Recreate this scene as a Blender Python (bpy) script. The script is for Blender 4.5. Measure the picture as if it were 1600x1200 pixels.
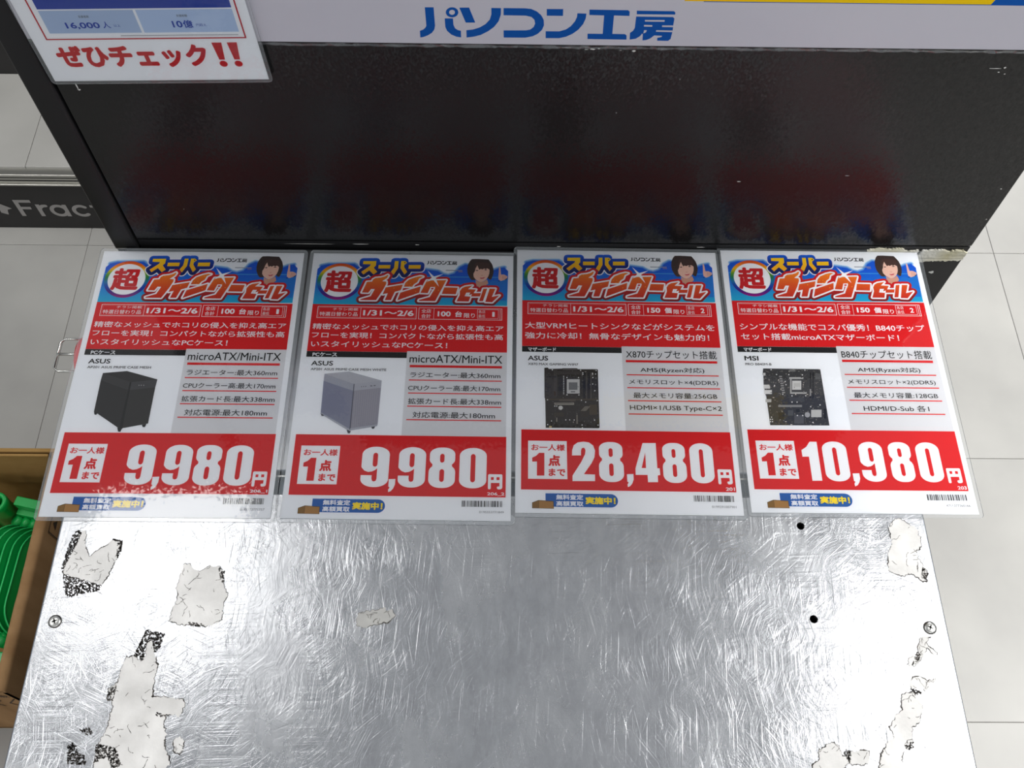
import bpy, bmesh, math, random
from mathutils import Matrix, Vector, noise
from mathutils.geometry import tessellate_polygon, delaunay_2d_cdt

for o in list(bpy.data.objects): bpy.data.objects.remove(o)
SC = bpy.context.scene
COL = SC.collection

# ---------------------------------------------------------------- camera, world, lamps, exposure
TZ = 0.7397                      # height of the steel table top
cam_data = bpy.data.cameras.new('camera'); cam = bpy.data.objects.new('camera', cam_data); COL.objects.link(cam)
Rv, Uv, Fv = Vector((.99991, .00131, .01311)), Vector((-.00748, .87578, .48265)), Vector((.01085, .48271, -.87572))
cam.matrix_world = Matrix(((Rv.x, Uv.x, -Fv.x, 0), (Rv.y, Uv.y, -Fv.y, 0), (Rv.z, Uv.z, -Fv.z, TZ + .8488), (0, 0, 0, 1)))
cam_data.lens = 1544.03 / 1600 * 36; cam_data.sensor_width = 36; cam_data.clip_start = .01
SC.camera = cam
w = bpy.data.worlds.new('shop'); SC.world = w; w.use_nodes = True
w.node_tree.nodes['Background'].inputs[0].default_value = (.93, .96, 1, 1)
w.node_tree.nodes['Background'].inputs[1].default_value = .34
def lamp(x, y, sx, sy, power, color=(1, .985, .96), z=2.8):
    l = bpy.data.lights.new('ceiling_and_fill_lamp', 'AREA'); l.shape = 'RECTANGLE'; l.size = sx; l.size_y = sy
    l.energy = power; l.color = color
    o = bpy.data.objects.new('ceiling_and_fill_lamp', l); o.location = (x, y, z); COL.objects.link(o)
lamp(-1.02, .97, .46, .46, 4.4)
lamp(1.28, .60, .44, .56, 5.2)
lamp(2.15, .35, .5, 1.3, 92)  # unseen side lamp, added as fill to brighten the notices
lamp(-2.15, .35, .5, 1.3, 16)  # weaker unseen fill lamp added on the left
lamp(.9, -3.4, 1.4, 1.4, 30)  # unseen fill lamp added behind the camera
lamp(-1.1, -3.4, 1.4, 1.4, 16)  # second added fill behind the camera, also unseen
lamp(1.9, 3.9, 1.4, 1.4, 60)  # unseen lamp beyond the board, added for fill light
SC.view_settings.view_transform = 'Standard'; SC.view_settings.look = 'None'
SC.view_settings.exposure = .42; SC.view_settings.gamma = 1; SC.view_settings.use_curve_mapping = False

# ---------------------------------------------------------------- helpers
def lin(c):
    if isinstance(c, str):
        c = c.lstrip('#'); c = [int(c[i:i + 2], 16) / 255 for i in (0, 2, 4)] if len(c) == 6 else [int(k, 16) / 15 for k in c]
    else: c = [v / 255 for v in c]
    return tuple(v / 12.92 if v < .04045 else ((v + .055) / 1.055) ** 2.4 for v in c)
def mat(name, color, rough=.5, metal=0, spec=.5, **kw):
    m = bpy.data.materials.new(name); m.use_nodes = True
    b = m.node_tree.nodes['Principled BSDF']
    b.inputs['Base Color'].default_value = (*lin(color), 1); b.inputs['Roughness'].default_value = rough
    b.inputs['Metallic'].default_value = metal; b.inputs['Specular IOR Level'].default_value = spec
    for k, v in kw.items(): b.inputs[k.replace('_', ' ')].default_value = v
    return m
def N(m, t, **kw):
    n = m.node_tree.nodes.new(t)
    for k, v in kw.items():
        if k in n.inputs: n.inputs[k].default_value = v
        else: setattr(n, k, v)
    return n
def lk(m, a, b): m.node_tree.links.new(a, b)
def mottle(m, c1, c2, scale=6, detail=6, stretch=(1, 1, 1), lo=.3, hi=.7, bump=0, bscale=200, bdist=.001):
    """procedural colour variation plus fine relief in object coordinates"""
    b = m.node_tree.nodes['Principled BSDF']
    tc = N(m, 'ShaderNodeTexCoord'); mp = N(m, 'ShaderNodeMapping'); mp.inputs['Scale'].default_value = stretch
    lk(m, tc.outputs['Object'], mp.inputs[0])
    nz = N(m, 'ShaderNodeTexNoise', Scale=scale, Detail=detail); lk(m, mp.outputs[0], nz.inputs['Vector'])
    r = N(m, 'ShaderNodeValToRGB'); e = r.color_ramp.elements
    e[0].position = lo; e[1].position = hi; e[0].color = (*lin(c1), 1); e[1].color = (*lin(c2), 1)
    lk(m, nz.outputs[0], r.inputs[0]); lk(m, r.outputs[0], b.inputs['Base Color'])
    if bump:
        n2 = N(m, 'ShaderNodeTexNoise', Scale=bscale, Detail=3); lk(m, tc.outputs['Object'], n2.inputs['Vector'])
        bp = N(m, 'ShaderNodeBump', Strength=bump, Distance=bdist); lk(m, n2.outputs[0], bp.inputs['Height']); lk(m, bp.outputs[0], b.inputs['Normal'])
    return m
def mesh(name, verts, faces, material, parent=None, smooth=False, loc=None):
    me = bpy.data.meshes.new(name); me.from_pydata([tuple(v) for v in verts], [], faces); me.update()
    if smooth:
        for p in me.polygons: p.use_smooth = True
    me.materials.append(material)
    o = bpy.data.objects.new(name, me); COL.objects.link(o)
    if parent: o.parent = parent
    if loc: o.location = loc
    return o
def from_bm(name, bm, material, parent=None, smooth=False):
    bmesh.ops.recalc_face_normals(bm, faces=bm.faces)
    me = bpy.data.meshes.new(name); bm.to_mesh(me); bm.free(); me.materials.append(material)
    if smooth:
        for p in me.polygons: p.use_smooth = True
    o = bpy.data.objects.new(name, me); COL.objects.link(o)
    if parent: o.parent = parent
    return o
def add_box(bm, x0, x1, y0, y1, z0, z1, bev=0, seg=2):
    r = bmesh.ops.create_cube(bm, size=1)
    bmesh.ops.scale(bm, vec=(x1 - x0, y1 - y0, z1 - z0), verts=r['verts'])
    bmesh.ops.translate(bm, vec=((x0 + x1) / 2, (y0 + y1) / 2, (z0 + z1) / 2), verts=r['verts'])
    if bev:
        es = list({e for v in r['verts'] for e in v.link_edges})
        bmesh.ops.bevel(bm, geom=es, offset=bev, segments=seg, affect='EDGES', profile=.5)
def box(name, x0, x1, y0, y1, z0, z1, m, parent=None, bev=0, seg=2, smooth=False):
    bm = bmesh.new(); add_box(bm, x0, x1, y0, y1, z0, z1, bev, seg); return from_bm(name, bm, m, parent, smooth)
def add_tube(bm, pts, r, n=10, closed=False):
    pts = [Vector(p) for p in pts]; rings = []
    L = len(pts)
    for i, p in enumerate(pts):
        a = pts[i - 1] if (i or closed) else p; b = pts[(i + 1) % L] if (i < L - 1 or closed) else p
        t = (b - a).normalized(); u = t.orthogonal().normalized() if not rings else (u - t * u.dot(t)).normalized(); v = t.cross(u)
        rings.append([bm.verts.new(p + u * r * math.cos(k * math.tau / n) + v * r * math.sin(k * math.tau / n)) for k in range(n)])
    for i in range(L if closed else L - 1):
        A, B = rings[i], rings[(i + 1) % L]
        for k in range(n): bm.faces.new((A[k], A[(k + 1) % n], B[(k + 1) % n], B[k]))
    if not closed: bm.faces.new(rings[0][::-1]); bm.faces.new(rings[-1])
def empty(name, loc, label=None, cat=None, group=None, rz=0):
    o = bpy.data.objects.new(name, None); COL.objects.link(o); o.location = loc; o.rotation_euler.z = rz
    o.empty_display_size = .02
    if label: tag(o, label, cat, group)
    return o
def tag(o, label=None, cat=None, group=None, kind=None):
    for k, v in (('label', label), ('category', cat), ('group', group), ('kind', kind)):
        if v: o[k] = v
    return o

# ---------------------------------------------------------------- print: flat inked shapes, in millimetres (x right, y down)
_tc = {}
def glyphs(s, res=3):
    """outline of a line of text from Blender's own font, normalised to a 0..1 box (y up)"""
    k = s
    if k not in _tc:
        cu = bpy.data.curves.new('t', 'FONT'); cu.body = s; cu.resolution_u = res
        o = bpy.data.objects.new('t', cu); COL.objects.link(o)
        dg = bpy.context.evaluated_depsgraph_get(); dg.update()
        me = o.evaluated_get(dg).to_mesh()
        vs = [(v.co.x, v.co.y) for v in me.vertices]; fs = [tuple(p.vertices) for p in me.polygons]
        o.evaluated_get(dg).to_mesh_clear(); bpy.data.objects.remove(o); bpy.data.curves.remove(cu)
        x0 = min(v[0] for v in vs); x1 = max(v[0] for v in vs); y0 = min(v[1] for v in vs); y1 = max(v[1] for v in vs)
        _tc[k] = ([((x - x0) / (x1 - x0), (y - y0) / (y1 - y0)) for x, y in vs], fs, x1 - x0, y1 - y0)
    return _tc[k]
class Ink:
    def __init__(s): s.v = []; s.f = []; s.c = []; s.n = {}
    def raw(s, vs, fs, col, z, micro=None):
        b = len(s.v)
        if micro is None: micro = s.n.get(z, 0); s.n[z] = micro + 1
        z = (z, micro % 36)
        for x, y in vs:
            s.v.append((x, y, z)); s.c.append(lin(col(x, y)) if callable(col) else lin(col))
        s.f += [tuple(i + b for i in f) for f in fs]
    def poly(s, pts, col, z=1):
        tri = tessellate_polygon([[Vector((x, y, 0)) for x, y in pts]]); s.raw(pts, tri, col, z)
    def rect(s, x0, y0, x1, y1, col, z=1): s.raw([(x0, y0), (x1, y0), (x1, y1), (x0, y1)], [(0, 1, 2, 3)], col, z)
    def frame(s, x0, y0, x1, y1, w, col, z=1):
        s.rect(x0, y0, x1, y0 + w, col, z); s.rect(x0, y1 - w, x1, y1, col, z); s.rect(x0, y0 + w, x0 + w, y1 - w, col, z); s.rect(x1 - w, y0 + w, x1, y1 - w, col, z)
    def disc(s, cx, cy, rx, ry, col, z=1, n=28): s.poly([(cx + rx * math.cos(k * math.tau / n), cy + ry * math.sin(k * math.tau / n)) for k in range(n)], col, z)
    def ring(s, cx, cy, r0, r1, col, z=1, n=64):
        vs = []; fs = []
        for k in range(n):
            a = k * math.tau / n
            vs += [(cx + r0 * math.cos(a), cy + r0 * math.sin(a)), (cx + r1 * math.cos(a), cy + r1 * math.sin(a))]
        for k in range(n): j = (k + 1) % n; fs.append((2 * k, 2 * k + 1, 2 * j + 1, 2 * j))
        s.raw(vs, fs, col, z)
    def edge(s, pts, r, col, z=1, closed=True): s.edges([pts], r, col, z, closed)
    def edges(s, shapes, r, col, z=1, closed=True):
        """the shapes' outlines drawn with a round pen of half-width r (filled in when closed), merged into one flat region"""
        V = []; F = []
        def face(q):
            ar = sum(q[i - 1][0] * q[i][1] - q[i][0] * q[i - 1][1] for i in range(len(q)))
            if abs(ar) < 1e-7: return
            if ar < 0: q = q[::-1]
            F.append(list(range(len(V), len(V) + len(q)))); V.extend(Vector(p) for p in q)
        for pts in shapes:
            L = len(pts)
            for i in range(L if closed else L - 1):
                (ax, ay), (bx, by) = pts[i], pts[(i + 1) % L]
                d = math.hypot(bx - ax, by - ay)
                if d < 1e-6: continue
                nx, ny = -(by - ay) / d * r, (bx - ax) / d * r
                face([(ax + nx, ay + ny), (bx + nx, by + ny), (bx - nx, by - ny), (ax - nx, ay - ny)])
            for k, (x, y) in enumerate(pts): face([(x + r * math.cos(q * math.tau / 12 + k * .013), y + r * math.sin(q * math.tau / 12 + k * .013)) for q in range(12)])
            if closed: face(list(pts))
        ov, oe, of, a1, a2, src = delaunay_2d_cdt(V, [], F, 1, 1e-5, True)
        of = [f for f, o in zip(of, src) if o]
        s.raw([(v.x, v.y) for v in ov], [tuple(f) for f in of], col, z)
    def text(s, t, x0, y0, x1, y1, col, z=2, bold=0):
        """a line of text fitted into a box; bold thickens the strokes by that share of the letter height"""
        vs, fs, gw, gh = glyphs(t)
        bw = bold / gw * (x1 - x0); bh = bold / gh * (y1 - y0); q = 8 if bold else 0
        X0, X1, Y0, Y1 = x0 + bw, x1 - bw, y0 + bh, y1 - bh
        for m in range(q + 1):
            dx = bw * math.cos(m * math.tau / 8) if m < q else 0; dy = bh * math.sin(m * math.tau / 8) if m < q else 0
            s.raw([(X0 + x * (X1 - X0) + dx, Y1 - y * (Y1 - Y0) + dy) for x, y in vs], fs, col, z, m * 2)
    def shape(s, pts, x0, y0, x1, y1, col, z=2):
        """a stored outline fitted into a box"""
        ax = min(p[0] for p in pts); bx = max(p[0] for p in pts); ay = min(p[1] for p in pts); by = max(p[1] for p in pts)
        s.poly([(x0 + (x - ax) / (bx - ax) * (x1 - x0), y0 + (y - ay) / (by - ay) * (y1 - y0)) for x, y in pts], col, z)
    def build(s, name, parent, layer=3e-5, base=4e-4, m=None, flip=True):
        sg = -1 if flip else 1
        me = bpy.data.meshes.new(name); me.from_pydata([(x / 1000, sg * y / 1000, base + z[0] * layer + z[1] * 4e-7) for x, y, z in s.v], [], s.f)
        at = me.color_attributes.new('ink', 'FLOAT_COLOR', 'POINT')
        at.data.foreach_set('color', [k for c in s.c for k in (*c, 1)])
        bm = bmesh.new(); bm.from_mesh(me)
        for f in bm.faces: f.normal_update()
        bmesh.ops.reverse_faces(bm, faces=[f for f in bm.faces if f.normal.z < 0]); bm.to_mesh(me); bm.free()
        me.materials.append(m or M_INK)
        o = bpy.data.objects.new(name, me); COL.objects.link(o); o.parent = parent
        return o

# ---------------------------------------------------------------- materials
M_INK = mat('printed_ink', (200, 200, 200), .5, spec=.06)
_a = N(M_INK, 'ShaderNodeAttribute', attribute_name='ink'); lk(M_INK, _a.outputs['Color'], M_INK.node_tree.nodes['Principled BSDF'].inputs['Base Color'])
M_PAPER = mottle(mat('white_paper', (240, 242, 246), .5, spec=.06), (239, 242, 247), (243, 245, 249), 9)
FILMS = []
def film_material(name, tint, dens, rough, bstr):
    m = bpy.data.materials.new(name); m.use_nodes = True; t = m.node_tree; t.nodes.remove(t.nodes['Principled BSDF'])
    out = t.nodes['Material Output']
    tr = N(m, 'ShaderNodeBsdfTransparent'); df = N(m, 'ShaderNodeBsdfDiffuse'); df.inputs[0].default_value = (*lin(tint), 1)
    gl = N(m, 'ShaderNodeBsdfGlossy', Roughness=rough); gl.inputs[0].default_value = (1, 1, 1, 1)
    fr = N(m, 'ShaderNodeFresnel', IOR=1.49); m1 = N(m, 'ShaderNodeMixShader', Fac=dens); m2 = N(m, 'ShaderNodeMixShader')
    FILMS.append((m, gl, bstr))
    lk(m, tr.outputs[0], m1.inputs[1]); lk(m, df.outputs[0], m1.inputs[2])
    lk(m, fr.outputs[0], m2.inputs[0]); lk(m, m1.outputs[0], m2.inputs[1]); lk(m, gl.outputs[0], m2.inputs[2]); lk(m, m2.outputs[0], out.inputs[0])
    return m
M_FILM = film_material('laminate_film', (200, 208, 214), .012, .045, .04)
M_FILM_EDGE = film_material('laminate_margin', (200, 208, 214), .12, .08, .05)

def steel(name, base, rough, scratch):
    m = mat(name, base, rough, 1.0)
    b = m.node_tree.nodes['Principled BSDF']; tc = N(m, 'ShaderNodeTexCoord')
    geo = N(m, 'ShaderNodeNewGeometry'); acc = geo.outputs['Normal']
    for k, (ang, sx, sy, off, gain) in enumerate([(4, 2500, 16, 0, 1), (50, 2800, 22, 3, .8), (-38, 2500, 18, 5, .8), (88, 2800, 14, 7, .9), (-66, 2600, 20, 11, .7), (24, 3000, 26, 13, .8), (-12, 2800, 22, 17, 1), (69, 2500, 24, 19, .6)]):
        mp = N(m, 'ShaderNodeMapping'); mp.inputs['Rotation'].default_value = (0, 0, math.radians(ang)); mp.inputs['Location'].default_value = (off, off * .7, 0)
        m2 = N(m, 'ShaderNodeMapping'); m2.inputs['Scale'].default_value = (sx, sy, 0)
        lk(m, tc.outputs['Object'], mp.inputs[0]); lk(m, mp.outputs[0], m2.inputs[0])
        nz = N(m, 'ShaderNodeTexNoise', Scale=1, Detail=0); lk(m, m2.outputs[0], nz.inputs['Vector'])
        up = N(m, 'ShaderNodeMapRange'); up.inputs[1].default_value = .68; up.inputs[2].default_value = .84; lk(m, nz.outputs[0], up.inputs[0])
        dn = N(m, 'ShaderNodeMapRange'); dn.inputs[1].default_value = .32; dn.inputs[2].default_value = .16; lk(m, nz.outputs[0], dn.inputs[0])
        sb = N(m, 'ShaderNodeMath', operation='SUBTRACT'); lk(m, up.outputs[0], sb.inputs[0]); lk(m, dn.outputs[0], sb.inputs[1])
        # a scratch tips the surface sideways: across its own direction
        sv = N(m, 'ShaderNodeVectorMath', operation='SCALE'); t = math.radians(ang)
        sv.inputs[0].default_value = (math.cos(t) * scratch * gain, -math.sin(t) * scratch * gain, 0); lk(m, sb.outputs[0], sv.inputs['Scale'])
        ad = N(m, 'ShaderNodeVectorMath', operation='ADD'); lk(m, acc, ad.inputs[0]); lk(m, sv.outputs[0], ad.inputs[1]); acc = ad.outputs[0]
    nn = N(m, 'ShaderNodeVectorMath', operation='NORMALIZE'); lk(m, acc, nn.inputs[0]); lk(m, nn.outputs[0], b.inputs['Normal'])
    # cloudy wear of the surface: colour and gloss both vary slightly
    mp = N(m, 'ShaderNodeMapping'); mp.inputs['Scale'].default_value = (1, .5, 1); lk(m, tc.outputs['Object'], mp.inputs[0])
    n3 = N(m, 'ShaderNodeTexNoise', Scale=16, Detail=8, Roughness=.65); lk(m, mp.outputs[0], n3.inputs['Vector'])
    rr = N(m, 'ShaderNodeMapRange'); rr.inputs[1].default_value = .3; rr.inputs[2].default_value = .7; rr.inputs[3].default_value = rough - .04; rr.inputs[4].default_value = rough + .05
    lk(m, n3.outputs[0], rr.inputs[0]); lk(m, rr.outputs[0], b.inputs['Roughness'])
    n4 = N(m, 'ShaderNodeTexNoise', Scale=60, Detail=8, Roughness=.8); lk(m, mp.outputs[0], n4.inputs['Vector'])
    c = N(m, 'ShaderNodeValToRGB'); e = c.color_ramp.elements; e[0].position = .3; e[1].position = .65
    l = lin(base); e[0].color = (l[0] * .86, l[1] * .86, l[2] * .87, 1); e[1].color = (l[0] * 1.05, l[1] * 1.05, l[2] * 1.05, 1)
    lk(m, n4.outputs[0], c.inputs[0]); lk(m, c.outputs[0], b.inputs['Base Color'])
    return m
M_STEEL = steel('brushed_steel', (182, 184, 187), .255, .15)
M_STEEL_REAR = steel('rear_brushed_steel', (168, 169, 171), .30, .09)
M_EDGE = mat('folded_steel_edge', (120, 124, 130), .35, 1)
M_SLOT = mottle(mat('channel_steel_reflection_tint', (70, 84, 100), .35, .8), (52, 60, 72), (104, 122, 140), 5, stretch=(1, .2, 1))  # dark blue-grey reflection in the slot is painted into this colour
M_BLACK = mat('smooth_black_laminate', (20, 20, 22), .5, spec=.3)
M_GRAIN = mat('grained_black_laminate', (10, 10, 11), .24, spec=.36)
def relief(m, target, scale, amp, detail=2, dist=0, stretch=(1, 1, 1)):
    """fine surface relief: the normal wanders with a vector noise"""
    tc = N(m, 'ShaderNodeTexCoord'); mp = N(m, 'ShaderNodeMapping'); mp.inputs['Scale'].default_value = stretch; lk(m, tc.outputs['Object'], mp.inputs[0])
    n1 = N(m, 'ShaderNodeTexNoise', Scale=scale, Detail=detail, Distortion=dist); lk(m, mp.outputs[0], n1.inputs['Vector'])
    sb = N(m, 'ShaderNodeVectorMath', operation='SUBTRACT'); sb.inputs[1].default_value = (.5, .5, .5); lk(m, n1.outputs['Color'], sb.inputs[0])
    sc = N(m, 'ShaderNodeVectorMath', operation='SCALE'); sc.inputs['Scale'].default_value = amp; lk(m, sb.outputs[0], sc.inputs[0])
    geo = N(m, 'ShaderNodeNewGeometry'); ad = N(m, 'ShaderNodeVectorMath', operation='ADD'); lk(m, geo.outputs['Normal'], ad.inputs[0]); lk(m, sc.outputs[0], ad.inputs[1])
    nn = N(m, 'ShaderNodeVectorMath', operation='NORMALIZE'); lk(m, ad.outputs[0], nn.inputs[0]); lk(m, nn.outputs[0], target)
relief(M_GRAIN, M_GRAIN.node_tree.nodes['Principled BSDF'].inputs['Normal'], 420, .26, 1, .8, (1, 1, .6))

M_DARK = mat('dark_gap', (10, 10, 11), .8, spec=.1)
M_SCUFF = mat('chipped_white_paint', (205, 205, 202), .7)
M_TORN = mottle(mat('torn_backing_paper', (205, 203, 190), .85), (178, 172, 140), (212, 212, 208), 30, bump=.6, bscale=260)
M_RES = mottle(mat('sticker_residue', (205, 203, 200), .8, spec=.15), (190, 189, 187), (214, 213, 211), 40, 8, bump=.5, bscale=420, bdist=.0004)
M_RES_GREY = mottle(mat('grey_sticker_residue', (150, 150, 148), .7, spec=.2), (146, 146, 144), (166, 166, 163), 60)
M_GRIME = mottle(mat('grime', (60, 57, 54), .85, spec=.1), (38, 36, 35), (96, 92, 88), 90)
M_SCREW = mat('screw_metal', (200, 200, 196), .28, 1)
M_CARD = mottle(mat('cardboard', (150, 117, 80), .85, spec=.1), (136, 104, 70), (164, 130, 92), 24, 6, (1, 1, .2), bump=.3, bscale=160)
M_CARDIN = mottle(mat('cardboard_inside', (160, 126, 76), .85, spec=.1), (150, 116, 68), (172, 138, 86), 18, 6)
M_CARDINK = mat('carton_print', (52, 42, 34), .8, spec=.1)
M_GREEN = mottle(mat('green_plastic', (6, 150, 66), .38), (4, 150, 62), (12, 172, 80), 10)
M_GREENLT = mat('green_plastic_strip', (44, 190, 104), .3)
M_RED = mat('red_plastic', (190, 14, 22), .18)
M_WIRE = mat('steel_wire', (190, 190, 186), .25, 1)
M_TILE = mottle(mat('floor_tile', (186, 184, 178), .42, spec=.35), (154, 153, 150), (170, 169, 165), 5, 9, bump=.06, bscale=60)
M_JOINT = mat('tile_joint', (138, 136, 132), .8)
M_ALU = mat('aluminium_rail', (185, 184, 178), .35, .9)
M_KICK = mottle(mat('kick_board', (26, 25, 25), .55), (24, 23, 23), (32, 31, 31), 20)
M_SHELF = mottle(mat('shelf_panel', (196, 195, 190), .5), (160, 159, 155), (172, 171, 167), 7)
M_LOGOGREY = mat('grey_lettering', (152, 150, 148), .6)
M_SIGN = mottle(mat('white_sign_sheet', (214, 214, 224), .35), (174, 173, 184), (183, 182, 192), 3)
for m_, g_, s_ in FILMS: relief(m_, g_.inputs['Normal'], 330, s_, 1)

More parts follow.
